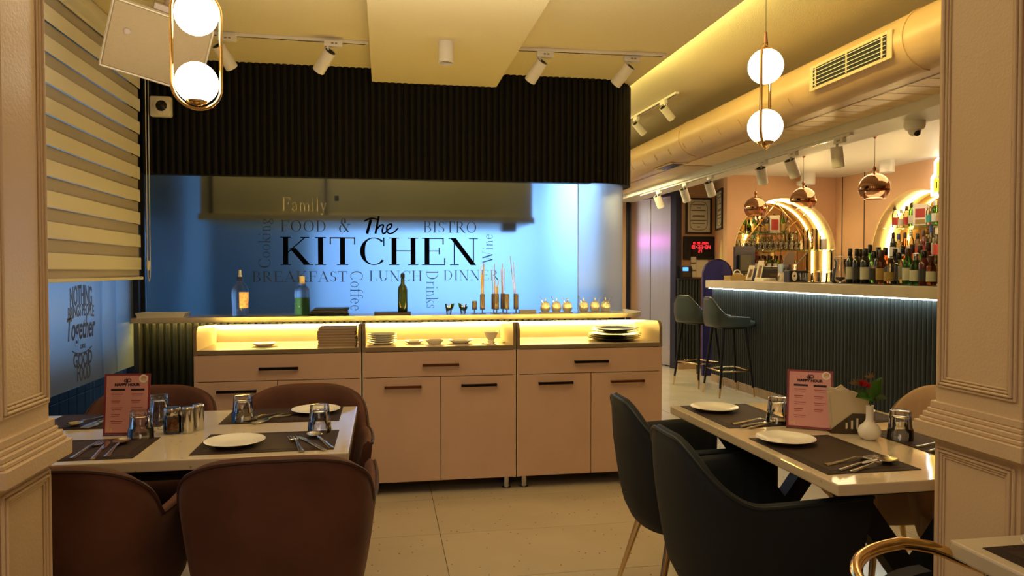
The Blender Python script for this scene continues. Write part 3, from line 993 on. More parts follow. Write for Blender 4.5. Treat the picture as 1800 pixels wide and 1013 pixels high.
def pillar(x0, x1, y0, y1, face):
    p = struct(MB().box(x0, x1, y0, y1, 0, ZC).build('pillar', M['pillar']))
    for (z0, z1, d) in ((0.895, 0.930, 0.034), (0.930, 0.940, 0.026), (0.940, 0.952, 0.021), (0.952, 0.962, 0.014), (0.962, 0.980, 0.009), (0.884, 0.895, 0.012)):
        MB().box(x0 - d, x1 + d, y0 - d, y1 + d, z0, z1, 0.002, 1).build('chair_rail', M['pillar'], p)
    fx = x1 if face > 0 else x0
    mould_frame(p, 'x', fx, y0 + 0.012, y1 - 0.008, 1.015, 2.55, face)
    mould_frame(p, 'x', fx, y0 + 0.012, y1 - 0.008, 0.12, 0.872, face)
    for (yy, oo) in ((y0, -1), (y1, 1)):
        a, b = (x0 + 0.04, x1 - 0.02) if face > 0 else (x0 + 0.02, x1 - 0.04)
        mould_frame(p, 'y', yy, a, b, 1.015, 2.55, oo)
        mould_frame(p, 'y', yy, a, b, 0.12, 0.872, oo)
    return p


pillar(-1.25, -0.716, 1.50, 1.722, 1)
pillar(1.342, 1.95, 1.335, 1.582, -1)

# ================================================================== FAR CORRIDOR AND BAR WALLS
# lift
ang = math.atan2(0.267, 0.963)          # doors recede to the back-left
lift = sempty('door_1', (3.81, 9.2, 0))
lift.rotation_euler = (0, 0, ang)
MB().box(0.0, 0.02, 0.02, 0.50, 0.02, 2.30, 0.002, 1).build('lift_door_leaf', M['steel_brushed'], lift)
MB().box(0.0, 0.02, 0.515, 1.02, 0.02, 2.30, 0.002, 1).build('lift_door_leaf', M['steel_brushed'], lift)
MB().box(0.012, 0.03, 0.49, 0.53, 0.02, 2.30).build('door_gap', M['dark_gap'], lift)
MB().box(-0.04, 0.06, -0.10, 0.015, 0.0, 2.50, 0.003, 1).build('lift_frame', M['lift_frame'], lift)
MB().box(-0.04, 0.06, 1.03, 1.16, 0.0, 2.50, 0.003, 1).build('lift_frame', M['lift_frame'], lift)
MB().box(-0.03, 0.06, 0.015, 1.03, 2.305, 2.50, 0.003, 1).build('lift_frame', M['lift_frame'], lift)
MB().box(-0.05, 0.06, 0.0, 1.04, -0.001, 0.012).build('door_sill', M['steel'], lift)
MB().box(-0.012, 0.0, 0.03, 1.02, 2.285, 2.30).build('door_track', M['steel'], lift)
struct(MB().box(3.3, 3.6, 10.2, 13.0, 0, 2.75).build('wall_lift', M['peach']))
struct(MB().box(1.77, 3.76, 9.55, 9.75, 2.34, 2.58).build('trim_2', M['peach']))
# certificate wall, return and end wall
struct(MB().box(3.90, 4.7, 9.4, 9.5, 0, 2.6).build('wall_far', M['peach']))
struct(MB().box(3.82, 3.92, 9.30, 9.5, 0, 2.6).build('wall_far', M['lift_frame']))


def arch_wall(name, u0, u1, cu, r, zs, zb, dep, fn, m_wall, top=2.6, th=0.10):
    """wall from u0 to u1 with an arched niche; fn(u, z, d) -> xyz, d = depth into the wall"""
    wallo = MB()
    N = 28
    arc = [(cu - r * math.cos(PI * i / N), zs + r * math.sin(PI * i / N)) for i in range(N + 1)]
    front = []
    for (a, b) in (((u0, 0), (cu - r, 0)), ((cu + r, 0), (u1, 0))):
        q = [(a[0], 0), (b[0], 0), (b[0], top), (a[0], top)]
        wallo.prism(q, 0, th, lambda u, v, d: fn(u, v, d))
    wallo.prism([(cu - r, 0), (cu + r, 0), (cu + r, zb), (cu - r, zb)], 0, th, lambda u, v, d: fn(u, v, d))
    for i in range(N):
        q = [arc[i], arc[i + 1], (arc[i + 1][0], top), (arc[i][0], top)]
        wallo.prism(q, 0, th, lambda u, v, d: fn(u, v, d))
    w_ = wallo.build(name, m_wall)
    struct(w_)
    # lining
    prof = [(cu - r, zb)] + arc + [(cu + r, zb)]
    lin_ = MB()
    lin_.rows([[fn(u, z, 0.0) for u, z in prof], [fn(u, z, dep) for u, z in prof]])
    out = [(cu + (u - cu) * 1.03, zs + (z - zs) * 1.03 if z > zs else z) for u, z in prof]
    lin_.rows([[fn(u, z, th) for u, z in out], [fn(u, z, dep) for u, z in out]])
    lin_.rows([[fn(u, z, dep) for u, z in prof], [fn(u, z, dep) for u, z in out]])
    lin_.build('niche_lining', M['niche_in'], w_, smooth=30)
    MB().prism([(u, z) for u, z in prof], dep - 0.004, dep, lambda u, v, d: fn(u, v, d)).build('niche_mirror', M['niche_mirror'], w_)
    MB().prism([(cu - r, zb - 0.03), (cu + r, zb - 0.03), (cu + r, zb), (cu - r, zb)], th - 0.02, dep, lambda u, v, d: fn(u, v, d)).build('niche_sill', M['counter'], w_)
    # LED line inside the arch
    mb = MB()
    rr = r - 0.012
    pts = [fn(cu - rr, zb + 0.02, dep * 0.62)] + [fn(cu - rr * math.cos(PI * i / N), zs + rr * math.sin(PI * i / N), dep * 0.62) for i in range(N + 1)] + [fn(cu + rr, zb + 0.02, dep * 0.62)]
    mb.tube(pts, 0.012, 6)
    mb.build('led_strip', M['led_niche'], w_, label='glowing yellow light strip round the arch')
    # thin brass trim ring on the face
    mb = MB()
    pts = [fn(cu - r, zb, -0.002)] + [fn(cu - r * math.cos(PI * i / N), zs + r * math.sin(PI * i / N), -0.002) for i in range(N + 1)] + [fn(cu + r, zb, -0.002)]
    mb.tube(pts, 0.008, 6)
    mb.build('arch_trim', M['niche_in'], w_)
    return w_


YE = 8.55
aw1 = arch_wall('wall_far', 4.25, 5.86, 5.05, 0.70, 1.53, 0.92, 0.36, lambda u, z, d: (u, YE + d, z), M['peach'])
struct(MB().prism([(4.252, 8.56), (4.36, 8.66), (4.62, 9.45), (4.503, 9.45)], 0, 2.6).build('wall_far', M['peach']))
aw2 = arch_wall('wall_right', 4.2, 8.6, 7.10, 0.74, 1.45, 0.92, 0.34, lambda u, z, d: (XR + d, u, z), M['peach'])
for yy in (8.40, 7.97):
    MB().box(XR - 0.004, XR, yy - 0.006, yy + 0.006, 0.9, 2.5).build('panel_joint', M['dark_gap'], aw2)
struct(MB().box(XR - 0.012, XR, 4.2, 8.5, 2.492, 2.5).build('trim_3', M['ceil_white']))
struct(MB().box(6.1, 6.2, 4.2, 9.2, 0, 2.6).build('wall_right', M['peach']))
struct(MB().box(5.3, 6.2, 4.3, 4.4, 0, 2.6).build('wall_bar_end', M['peach']))

# ---- duct casing: half-round nose, flat planked underside
duct = thing('air_duct', 'long peach painted air duct with rounded nose under the right ceiling', 'duct', (0, 0, 0))
mb = MB()
R = 0.155
cxd, czd = 2.68, 2.30 + R


def duct_prof(off=0.0):
    r = R + off
    p = [(cxd + 0.10, czd + r)] + [(cxd - r * math.sin(a), czd + r * math.cos(a)) for a in [PI * i / 16 for i in range(17)]]
    return p


def duct_shell(mb, y0, y1, off):
    p = duct_prof(off)
    q = duct_prof(off - 0.01)
    mb.prism(p + list(reversed(q)), y0, y1, lambda u, v, d: (u, d, v))


mb = MB(); duct_shell(mb, 1.75, 9.5, 0.0)
mb.box(2.68, 2.78, 1.75, 9.5, 2.30, 2.31)
mb.box(2.77, 2.79, 1.75, 9.5, 2.30, 2.61)
mb.box(2.77, 3.32, 1.75, 9.5, 2.60, 2.61)
mb.build('duct_shell', M['duct'], duct, smooth=30)
for yy in (3.24, 6.0, 8.0):
    mb = MB(); duct_shell(mb, yy - 0.012, yy + 0.012, 0.005)
    mb.build('duct_band', M['duct'], duct, smooth=30)
for i in range(16):
    yy = 2.3 + i * 0.33
    if 3.3 < yy < 4.05 or abs(yy - 3.24) < .1:
        continue
    mb = MB()
    pts = [(cxd - (R + 0.002) * math.sin(a), yy, czd + (R + 0.002) * math.cos(a)) for a in [PI * (0.62 + 0.03 * k) for k in range(5)]]
    mb.tube(pts, 0.003, 5)
    mb.build('duct_crease', M['duct'], duct)
# grille on the nose
vent = thing('air_grille', 'long air grille with white bars set into the side of the duct', 'vent', (cxd - R - 0.002, 3.66, 2.445), rot=(0, 0, 0))
MB().box(-0.002, 0.004, -0.36, 0.36, -0.075, 0.075, 0.002, 1).build('grille_frame', M['duct'], vent)
MB().box(-0.004, -0.001, -0.32, 0.32, -0.056, 0.056).build('grille_opening', M['slat_back'], vent)
for k in range(5):
    z = -0.044 + k * 0.022
    MB().box(-0.010, -0.004, -0.32, 0.32, z - 0.0016, z + 0.0016).build('grille_bar', M['white'], vent)
for y in (-0.29, 0.0, 0.29):
    MB().box(-0.008, -0.004, y - 0.006, y + 0.006, -0.056, 0.056).build('grille_divider', M['duct'], vent)
# planks
pl = mesh_only(MB().box(0, 0.30, 0.005, 0.153, 0, 0.012, 0.002, 1), 'ceiling_plank', M['plank'])
pan = struct(MB().box(2.785, 3.10, 1.75, 9.5, 2.314, 2.36).build('ceiling', M['dark_gap']))
for k in range(29):
    piece('ceiling_plank', pl, pan, (2.792, 1.95 + k * 0.158, 2.300))
MB().box(2.792, 3.10, 6.55, 9.5, 2.298, 2.312).build('ceiling_board', M['duct'], pan)
sv = thing('ceiling_vent', 'small dark slotted vent in the flat underside of the peach duct', 'vent', (2.70, 6.63, 2.2995))
MB().box(-0.075, 0.09, -0.24, 0.24, -0.006, 0.0, 0.002, 1).build('vent_frame', M['duct'], sv)
MB().box(-0.05, 0.06, -0.20, 0.20, -0.0075, -0.005).build('vent_opening', M['lens'], sv)
for k in range(5):
    MB().box(-0.045 + k * 0.024, -0.040 + k * 0.024, -0.2, 0.2, -0.010, -0.0075).build('vent_slat', M['steel_dark'], sv)

# ================================================================== BAR
bar = thing('bar_counter', 'long bar counter with charcoal fluted front and lit pale stone top', 'bar counter', (3.80, 0, 0))
MB().box(0.02, 0.55, 4.40, 8.02, 0.09, 1.086).build('bar_body', M['slat_back'], bar)
MB().box(0.0, 0.53, 4.40, 8.02, 0.0, 0.09, 0.003, 1).build('plinth', M['plinth'], bar)
for yy in (6.55, 7.35, 5.75, 4.95):
    MB().box(-0.002, 0.0, yy - 0.002, yy + 0.002, 0.0, 0.09).build('plinth_joint', M['dark_gap'], bar)
slab = MB()
slab.box(-0.065, 0.62, 4.38, 8.05, 1.10, 1.187, 0.004)
slab.build('bar_top', M['bar_top'], bar)
MB().box(0.10, 0.62, 4.38, 6.45, 1.187, 1.193).build('bar_mat', M['bar_mat'], bar)
MB().box(-0.045, -0.02, 4.40, 8.0, 1.092, 1.099).build('led_strip', M['led_white'], bar, label='cool white light strip')
rib_bar = mesh_only(rib(0.997, 0.0225), 'fluted_slat', M['bar_slat'], smooth=35)
k = 0
while 4.42 + k * 0.047 < 8.02:
    piece('fluted_slat', rib_bar, bar, (0.02, 4.42 + k * 0.047, 0.09), -PI / 2)
    k += 1
# kiosk beside the lift
kio = thing('host_stand', 'black fluted host stand beside the steel lift doors', 'stand', (3.97, 9.06, 0))
MB().box(-0.15, 0.15, 0.0, 0.20, 0.08, 1.18).build('stand_body', M['slat_back'], kio)
MB().box(-0.16, 0.16, -0.03, 0.20, 1.18, 1.20, 0.003, 1).build('stand_top', M['slate'], kio)
MB().box(-0.155, 0.155, -0.03, 0.20, 0, 0.08, 0.003, 1).build('plinth', M['plinth'], kio)
rk = mesh_only(rib(1.10, 0.02), 'fluted_slat', M['bar_slat'], smooth=35)
for k in range(8):
    piece('fluted_slat', rk, kio, (-0.147 + k * 0.042, 0.0, 0.08), 0)
# blue arched panel
ba = thing('arched_panel', 'blue velvet panel with round arched top between host stand and bar', 'panel', (4.07, 8.42, 0))
op = [(-0.19, 0.0)] + [(-0.19 * math.cos(PI * i / 16), 1.25 + 0.19 * math.sin(PI * i / 16)) for i in range(17)] + [(0.19, 0.0)]
MB().prism(op, 0, 0.05, lambda u, v, d: (u, d, v)).build('panel_board', M['blue_arch'], ba, smooth=30)
mb = MB(); mb.tube([(u * 1.0, -0.001, v) for u, v in op], 0.006, 6); mb.build('panel_piping', M['lift_frame'], ba)

# ================================================================== CHAIRS
def tub_shell(hw, yb, yf, zb, harm, hback, th, taper, flare=0.0, pleat=0.0, n=10, hfront=None, flat=0.34, drop=0.62):
    """returns (outer+inner shell MB, piping points); chair faces +Y"""
    key = [(-hw, yf), (-hw * 1.02, yf * 0.35), (-hw * 0.99, yb * 0.35), (-hw * 0.86, yb * 0.80), (-hw * 0.50, yb * 1.0), (0, yb * 1.05)]
    key = key + [(-x, y) for x, y in reversed(key[:-1])]
    plan = spline([(x, y, 0) for x, y in key], n)
    m = len(plan)
    cum = [0]
    for i in range(1, m):
        cum.append(cum[-1] + (plan[i] - plan[i - 1]).length)
    T = cum[-1]
    nor = []
    for i in range(m):
        t = (plan[min(i + 1, m - 1)] - plan[max(i - 1, 0)]).normalized()
        nor.append(Vector((-t.y, t.x, 0)))          # left of travel = inward?
    c0 = Vector((0, 0, 0))
    for i in range(m):
        if (c0 - plan[i]).dot(nor[i]) < 0:
            nor[i] = -nor[i]
    hfront = hfront or harm

    def top(i):
        s = abs(cum[i] / T * 2 - 1)
        if s < drop:
            e = s / drop
            if flat > 0.2:
                t = max(0, (s - flat * 0.45) / (drop - flat * 0.45))
                t = t * t * (3 - 2 * t)
                return hback * (1 - t) + harm * t
            return harm + (hback - harm) * (1 - e ** 3.2) ** 0.85
        t = (s - drop) / (1 - drop)
        return harm + (hfront - harm) * t
    V = 9
    outer, inner = [], []
    for k in range(V + 1):
        v = k / V
        ro, ri = [], []
        for i in range(m):
            z = zb + (top(i) - zb) * v
            zz = (z - zb) / (harm - zb)
            sc_ = (1 - taper) + taper * min(1, max(0, zz)) ** 0.55 + flare * max(0, zz - 1)
            p = Vector((plan[i].x * sc_, plan[i].y * sc_, z))
            ro.append(tuple(p))
            e = th * (0.75 + 0.25 * math.sin(PI * v))
            pl_ = pleat * abs(math.sin(PI * cum[i] / 0.055)) * (1 - v) ** 0.5 if pleat else 0
            q = p + nor[i] * (e + pl_)
            ri.append((q.x, q.y, z - (0.0 if k < V else 0.004)))
        outer.append(ro); inner.append(ri)
    mid = [tuple((Vector(a) + Vector(b)) / 2 + Vector((0, 0, 0.013))) for a, b in zip(outer[-1], inner[-1])]
    mb = MB()
    rows = outer + [mid] + list(reversed(inner))
    mb.rows(rows, close_v=True)
    for side in (0, -1):
        vs = [mb._v(r[side]) for r in rows]
        mb._f(vs)
    pipe = [Vector(p) + Vector((0, 0, 0.002)) for p in outer[-1]]
    return mb, pipe, plan


def cushion(hw, y0, y1, z0, z1, p=4.0, bev=0.02):
    mb = MB()
    cy = (y0 + y1) / 2; hy_ = (y1 - y0) / 2
    def ring(s, z):
        r = []
        for i in range(36):
            a = 2 * PI * i / 36
            c, s_ = math.cos(a), math.sin(a)
            q = (abs(c) ** p + abs(s_) ** p) ** (-1 / p)
            r.append((hw * s * q * c, cy + hy_ * s * q * s_, z))
        return r
    rows = [ring(0.94, z0), ring(1.0, z0 + bev), ring(1.0, z1 - bev), ring(0.97, z1 - bev * 0.3), ring(0.85, z1), ring(0.4, z1 + 0.008), ring(0.001, z1 + 0.01)]
    vr = mb.rows(rows, close_u=True)
    mb._f(list(reversed(vr[0])))
    return mb


def make_tub_chair(label, mf, mp, ml, group=None, flat=0.10, drop=0.47):
    t = thing('tub_chair', label, 'chair', group=group)
    s, pipe, plan = tub_shell(0.265, -0.27, 0.22, 0.34, 0.652, 0.812, 0.042, 0.24, flare=0.05, pleat=0.008, flat=flat, drop=drop, hfront=0.668)
    s.build('shell', mf, t, smooth=80)
    MB().tube(pipe, 0.0055, 6).build('piping', mp, t, smooth=True)
    cushion(0.228, -0.20, 0.235, 0.37, 0.47).build('seat', mf, t, smooth=80)
    cushion(0.20, -0.18, 0.20, 0.335, 0.375, bev=0.008).build('seat_pan', M['black_metal'], t, smooth=40)
    for sx in (-1, 1):
        for y, oy in ((0.15, 0.07), (-0.13, -0.09)):
            mb = MB()
            mb.tube([(sx * 0.15, y, 0.345), (sx * 0.225, y + oy, 0.004)], [0.017, 0.008], 12)
            mb.lathe([(0.010, 0), (0.010, 0.006)], 12, (sx * 0.225, y + oy, 0))
            mb.build('leg', ml, t, smooth=40)
    return t


c1 = make_tub_chair('brown velvet tub chair nearest the viewer, back turned, before the left table plate', M['velvet'], M['velvet_pipe'], M['gold_leg'], 'brown velvet chairs around the left table')
c1.location = (-0.29, 2.215, 0); c1.rotation_euler = (0, 0, 0.03)
dup(c1, (-0.835, 2.205, 0), -0.02, 'brown velvet tub chair partly hidden by the left pillar', 'brown velvet chairs around the left table')
dup(c1, (-0.315, 2.905, 0), PI + 0.03, 'brown velvet tub chair behind the far plate of the left table', 'brown velvet chairs around the left table')
dup(c1, (-0.93, 2.97, 0), PI, 'brown velvet tub chair on the far side of the left table, close to the window', 'brown velvet chairs around the left table')
c2 = make_tub_chair('dark teal velvet tub chair nearest the viewer at the right table', M['velvet_blue'], M['blue_pipe'], M['gold_leg'], 'dark teal chairs at the right table', 0.205, 0.52)
c2.location = (1.12, 2.07, 0); c2.rotation_euler = (0, 0, -PI / 2)
dup(c2, (1.17, 2.655, 0), -PI / 2 - 0.03, 'dark teal velvet tub chair behind the other teal one, beside the sideboards', 'dark teal chairs at the right table')
c3 = make_tub_chair('taupe velvet tub chair across the right table, its rounded back showing', M['velvet_taupe'], M['taupe_pipe'], M['gold_leg'], 'taupe chairs at the right table')
c3.location = (2.02, 2.62, 0); c3.rotation_euler = (0, 0, PI / 2 - 0.1)
dup(c3, (2.02, 2.02, 0), PI / 2, 'taupe velvet tub chair under the right table, mostly hidden by the right pillar', 'taupe chairs at the right table')

# hoop chair at the nearest table
hc = thing('hoop_chair', 'dark navy chair with polished brass hoop armrest at the bottom right', 'chair', (1.06, 1.065, 0), 0.0)
mb = MB()
hoop = []
for i in range(41):
    a = PI * 0.5 + PI * i / 40
    hoop.append((0.245 * math.cos(a) * 1.0, 0.245 * math.sin(a), 0.745 - 0.0 * i))
hoop = [(0.16, 0.225, 0.685), (0.10, 0.235, 0.71), (0.04, 0.238, 0.735)] + hoop[1:-1] + [(0.04, -0.238, 0.735), (0.10, -0.235, 0.71), (0.16, -0.225, 0.685)]
mb.tube(spline(hoop, 2), 0.0125, 14)
mb.build('hoop_armrest', M['gold'], hc, smooth=True)
inner = []
for zz, rr in ((0.50, 0.205), (0.56, 0.215), (0.64, 0.216), (0.70, 0.214), (0.715, 0.208)):
    inner.append([(rr * math.cos(PI * 0.52 + PI * 0.96 * i / 24), rr * math.sin(PI * 0.52 + PI * 0.96 * i / 24), zz) for i in range(25)])
inner2 = [[(x * 0.84, y * 0.84, z) for x, y, z in r] for r in reversed(inner)]
mb = MB(); mb.rows(inner + inner2, close_v=True)
for sd in (0, -1):
    mb._f([mb._v(r[sd]) for r in inner + inner2])
mb.build('back_pad', M['navy'], hc, smooth=60)
cushion(0.22, -0.21, 0.21, 0.43, 0.50).build('seat', M['navy'], hc, smooth=80)
for sx, sy in ((0.14, 0.2), (0.14, -0.2), (-0.17, 0.15), (-0.17, -0.15)):
    mb = MB(); mb.tube([(sx, sy, 0.70), (sx, sy, 0.44), (sx * 1.15, sy * 1.1, 0.0)], [0.009, 0.011, 0.008], 10)
    mb.build('leg', M['gold'], hc, smooth=True)

# ================================================================== BAR STOOLS
def make_stool(label):
    t = thing('bar_stool', label, 'stool', group='bar stools at the bar')
    s, pipe, plan = tub_shell(0.225, -0.235, 0.13, 0.72, 0.83, 1.02, 0.035, 0.10, flat=0.24, drop=0.60, n=8, hfront=0.815)
    s.build('shell', M['leather'], t, smooth=80)
    MB().tube(pipe, 0.004, 6).build('piping', M['slate'], t, smooth=True)
    cushion(0.20, -0.17, 0.24, 0.72, 0.785).build('seat', M['leather'], t, smooth=80)
    cushion(0.16, -0.14, 0.16, 0.70, 0.722, bev=0.006).build('seat_pan', M['black_metal'], t, smooth=40)
    pts = []
    for sx, sy in ((-1, 1), (1, 1), (1, -1), (-1, -1)):
        a = Vector((sx * 0.13, sy * 0.12, 0.71)); b = Vector((sx * 0.195, sy * 0.19, 0.0))
        mid_ = a.lerp(b, 0.86)
        l = MB().tube([a, mid_], [0.016, 0.012], 10).build('leg', M['black_metal'], t, smooth=True)
        MB().tube([mid_, b + Vector((0, 0, 0.001))], [0.0125, 0.008], 10).build('leg_tip', M['gold_leg'], l, smooth=True)
        q = a.lerp(b, 0.62)
        pts.append(q)
    MB().tube(pts, 0.008, 8, closed=True).build('footrest', M['gold_leg'], t, smooth=True)
    return t


s1 = make_stool('dark green-grey leather bar stool nearest the viewer, beside the bar front')
s1.location = (3.585, 7.09, 0); s1.rotation_euler = (0, 0, -PI / 2)
s1.location.x = 3.55
dup(s1, (3.50, 7.72, 0), -PI / 2 + 0.37, 'dark green-grey leather bar stool further back, near the lift doors', 'bar stools at the bar')

# ================================================================== TABLES
def column_leg(t, x, y, h, m):
    mb = MB(); mb.lathe([(0.19, 0), (0.19, 0.008), (0.05, 0.016), (0.032, 0.03), (0.032, h)], 28, (x, y, 0))
    mb.build('pedestal', m, t, smooth=40)
    MB().box(x - 0.2, x + 0.2, y - 0.2, y + 0.2, h, h + 0.02, 0.003, 1).build('top_plate', m, t)


t1 = thing('dining_table', 'cream stone-topped dining table by the window, laid for four', 'table', (-0.82, 2.625, 0))
MB().box(-0.70, 0.714, -0.385, 0.385, 0.718, 0.75, 0.004).build('tabletop', M['table'], t1)
MB().box(-0.66, 0.67, -0.34, 0.34, 0.68, 0.718).build('table_frame', M['black_metal'], t1)
column_leg(t1, -0.42, 0, 0.66, M['black_metal']); column_leg(t1, 0.42, 0, 0.66, M['black_metal'])
t2 = thing('dining_table', 'polished cream stone-topped dining table on the right with teal chairs', 'table', (1.53, 2.235, 0))
MB().box(-0.385, 0.385, -0.555, 0.555, 0.72, 0.75, 0.004).build('tabletop', M['table2'], t2)
MB().box(-0.33, 0.33, -0.50, 0.50, 0.70, 0.72).build('table_frame', M['black_metal'], t2)
for y in (-0.36, 0.36):
    for s in (-1, 1):
        mb = MB()
        mb.prism([(s * 0.30, 0.70), (s * 0.22, 0.70), (-s * 0.30, 0.0), (-s * 0.22, 0.0)], y - 0.03 + (0.03 if s > 0 else -0.03), y + 0.03 + (0.03 if s > 0 else -0.03), lambda u, v, d: (u, d, v))
        mb.build('leg', M['black_metal'], t2)
t3 = thing('dining_table', 'cream stone-topped table corner at the bottom right, in front of the pillar', 'table', (1.53, 0.80, 0))
MB().box(-0.393, 0.5, -0.50, 0.500, 0.715, 0.75, 0.005).build('tabletop', M['table'], t3)
column_leg(t3, 0.1, 0, 0.695, M['black_metal'])

Z = 0.75


def placemat(label, x, y, w_, d_, rz=0.0, group='brown woven placemats'):
    t = thing('placemat', label, 'placemat', (x, y, Z), rz, group)
    MB().box(-w_ / 2, w_ / 2, -d_ / 2, d_ / 2, 0, 0.0022, 0.0006, 1).build('mat_border', M['mat'], t)
    MB().box(-w_ / 2 + 0.028, w_ / 2 - 0.028, -d_ / 2 + 0.028, d_ / 2 - 0.028, 0.0015, 0.0027).build('mat_centre', M['mat_in'], t)
    return t


placemat('brown placemat under the plate nearest the viewer on the left table', -0.362, 2.423, 0.420, 0.275)
placemat('brown placemat beside the left pillar on the left table, cutlery on it', -0.935, 2.415, 0.420, 0.272)
placemat('brown placemat on the far side of the left table, under the far plate', -0.372, 2.870, 0.420, 0.285)
placemat('brown placemat on the far side of the left table, beside the window', -0.985, 2.865, 0.420, 0.275)
placemat('brown placemat on the left side of the right table at its far end', 1.325, 2.565, 0.285, 0.42)
placemat('brown placemat nearest the viewer on the right table, cutlery on it', 1.318, 1.985, 0.285, 0.43)
placemat('brown placemat across the right table behind the white vase', 1.745, 2.565, 0.275, 0.42)
placemat('brown placemat partly hidden by the right pillar on the right table', 1.755, 2.03, 0.275, 0.40)
placemat('brown placemat under the plate at the bottom right corner', 1.315, 1.03, 0.30, 0.43, 0)

# plates
def make_plate(name, label, r, m=None, group=None, h=0.016, m2=None):
    t = thing(name, label, 'plate', group=group)
    prof = [(r * 0.52, 0), (r * 0.60, 0.002), (r * 0.66, 0.004), (r * 0.97, h * 0.95), (r, h), (r * 0.985, h + 0.001), (r * 0.93, h - 0.002), (r * 0.68, 0.0075), (r * 0.62, 0.005), (r * 0.3, 0.0046), (1e-6, 0.0045)]
    mb = MB(); mb.lathe(prof, 48)
    mb.build('plate_body', m or M['china'], t, smooth=60)
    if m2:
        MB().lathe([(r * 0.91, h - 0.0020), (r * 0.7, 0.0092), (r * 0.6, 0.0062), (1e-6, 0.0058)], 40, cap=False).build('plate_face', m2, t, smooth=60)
    return t


Zm = Z + 0.0028
pg = 'white side plates on placemats'
p0 = make_plate('dinner_plate', 'white plate nearest the viewer on the left table', 0.092, group=pg); p0.location = (-0.462, 2.395, Zm)
for (lb, x, y) in (('white plate on the far side of the left table', -0.258, 2.885), ('white plate at the far left corner of the right table', 1.275, 2.66),
                   ('white plate in the middle of the left side of the right table', 1.262, 2.125), ('white plate on the right table behind the white vase', 1.76, 2.52),
                   ('white plate cut off by the frame at the bottom right corner', 1.31, 1.172)):
    dup(p0, (x, y, Zm), 0, lb, pg)


# drinking glasses, upside down
def make_tumbler(label, r=0.040, h=0.093, cat='glass', group='upturned drinking glasses'):
    t = thing('drinking_glass', label, cat, group=group)
    # rim (wide) down, heavy base up
    prof = [(r, 0.0), (r * 0.985, 0.001), (r * 0.95, h * 0.34), (r * 0.90, h * 0.38), (r * 0.86, h * 0.55), (r * 0.82, h * 0.80), (r * 0.80, h * 0.93), (r * 0.76, h * 0.99), (r * 0.70, h), (1e-5, h * 0.995),
            ]
    inn = [(1e-5, h * 0.80), (r * 0.62, h * 0.80), (r * 0.72, h * 0.75), (r * 0.80, h * 0.40), (r * 0.90, h * 0.30), (r * 0.955, 0.0012)]
    mb = MB()
    mb.lathe(prof + inn + [(r, 0.0)], 40, facet=(3, 6, 10, 0.11), cap=False)
    mb.build('tumbler', M['glass'], t, smooth=70)
    return t


g0 = make_tumbler('upturned fluted glass in front of the pink menu on the left table'); g0.location = (-0.785, 2.55, Z)
g0.location.z = Z + 0.0005
for (lb, x, y, s) in (('upturned fluted glass behind the pink menu on the left table', -0.81, 2.84, 1), ('upturned fluted glass at the far side of the left table, middle placemat', -0.505, 2.765, 1),
                      ('upturned fluted glass near the right end of the left table', -0.215, 2.535, 1), ('upturned fluted glass left of the pink menu on the right table', 1.392, 2.40, 1),
                      ('upturned fluted glass behind the pink menu on the right table', 1.575, 2.56, 1.08), ('upturned fluted glass beside the right pillar on the right table', 1.652, 2.10, 1)):
    dup(g0, (x, y, Zm + 0.0005), 0.3, lb, 'upturned drinking glasses', scale=(s, s, s))


# cutlery
def ribbon(pts, widths, th, mb):
    """flat bent bar along +Y profile: pts (y, z), half-widths"""
    rows = []
    for (y, z), w_ in zip(pts, widths):
        rows.append([(-w_, y, z + th * 0.2), (-w_ * 0.6, y, z + th), (w_ * 0.6, y, z + th), (w_, y, z + th * 0.2), (w_ * 0.6, y, z), (-w_ * 0.6, y, z)])
    vr = mb.rows(rows, close_u=True)
    mb._f(list(reversed(vr[0]))); mb._f(vr[-1])


def make_cutlery(kind, label, loc, rz, group='table cutlery', m='steel'):
    t = thing(kind, label, kind.split('_')[-1], loc, rz, group)
    t.scale = (1.2, 1.12, 1.1)
    h = MB()
    if kind == 'table_knife':
        ribbon([(-0.10, 0.0), (-0.06, 0.001), (-0.0, 0.002)], [0.006, 0.0055, 0.004], 0.004, h)
        h.build('handle', M[m], t, smooth=60)
        b = MB(); b.prism([(-0.004, 0.0), (0.004, 0.0), (0.009, 0.02), (0.009, 0.07), (0.004, 0.095), (-0.003, 0.10), (-0.005, 0.06)], 0.002, 0.0035)
        b.build('blade', M[m], t)
    else:
        ribbon([(-0.10, 0.0), (-0.075, 0.001), (-0.03, 0.005), (0.0, 0.009), (0.025, 0.007)], [0.0075, 0.0065, 0.0035, 0.0028, 0.004], 0.003, h)
        h.build('handle', M[m], t, smooth=60)
        if kind == 'table_fork':
            f = MB(); ribbon([(0.02, 0.007), (0.035, 0.004), (0.045, 0.003)], [0.004, 0.011, 0.0125], 0.002, f)
            for k in range(4):
                x = -0.0108 + k * 0.0072
                f.box(x - 0.0017, x + 0.0017, 0.044, 0.088, 0.003, 0.005, 0.0006, 1)
            f.build('tines', M[m], t)
        else:
            b = MB()
            rows = []
            for j, s in enumerate((1.0, 0.8, 0.5, 0.02)):
                rows.append([(0.0205 * s * math.cos(a), 0.055 + 0.031 * s * math.sin(a), 0.010 - 0.0095 * (1 - s * s)) for a in [2 * PI * i / 24 for i in range(24)]])
            rows2 = [[(x, y, z + 0.0012) for x, y, z in r] for r in reversed(rows)]
            b.rows(rows + rows2, close_u=True, close_v=True)
            b.build('spoon_bowl', M[m], t, smooth=70)
    return t


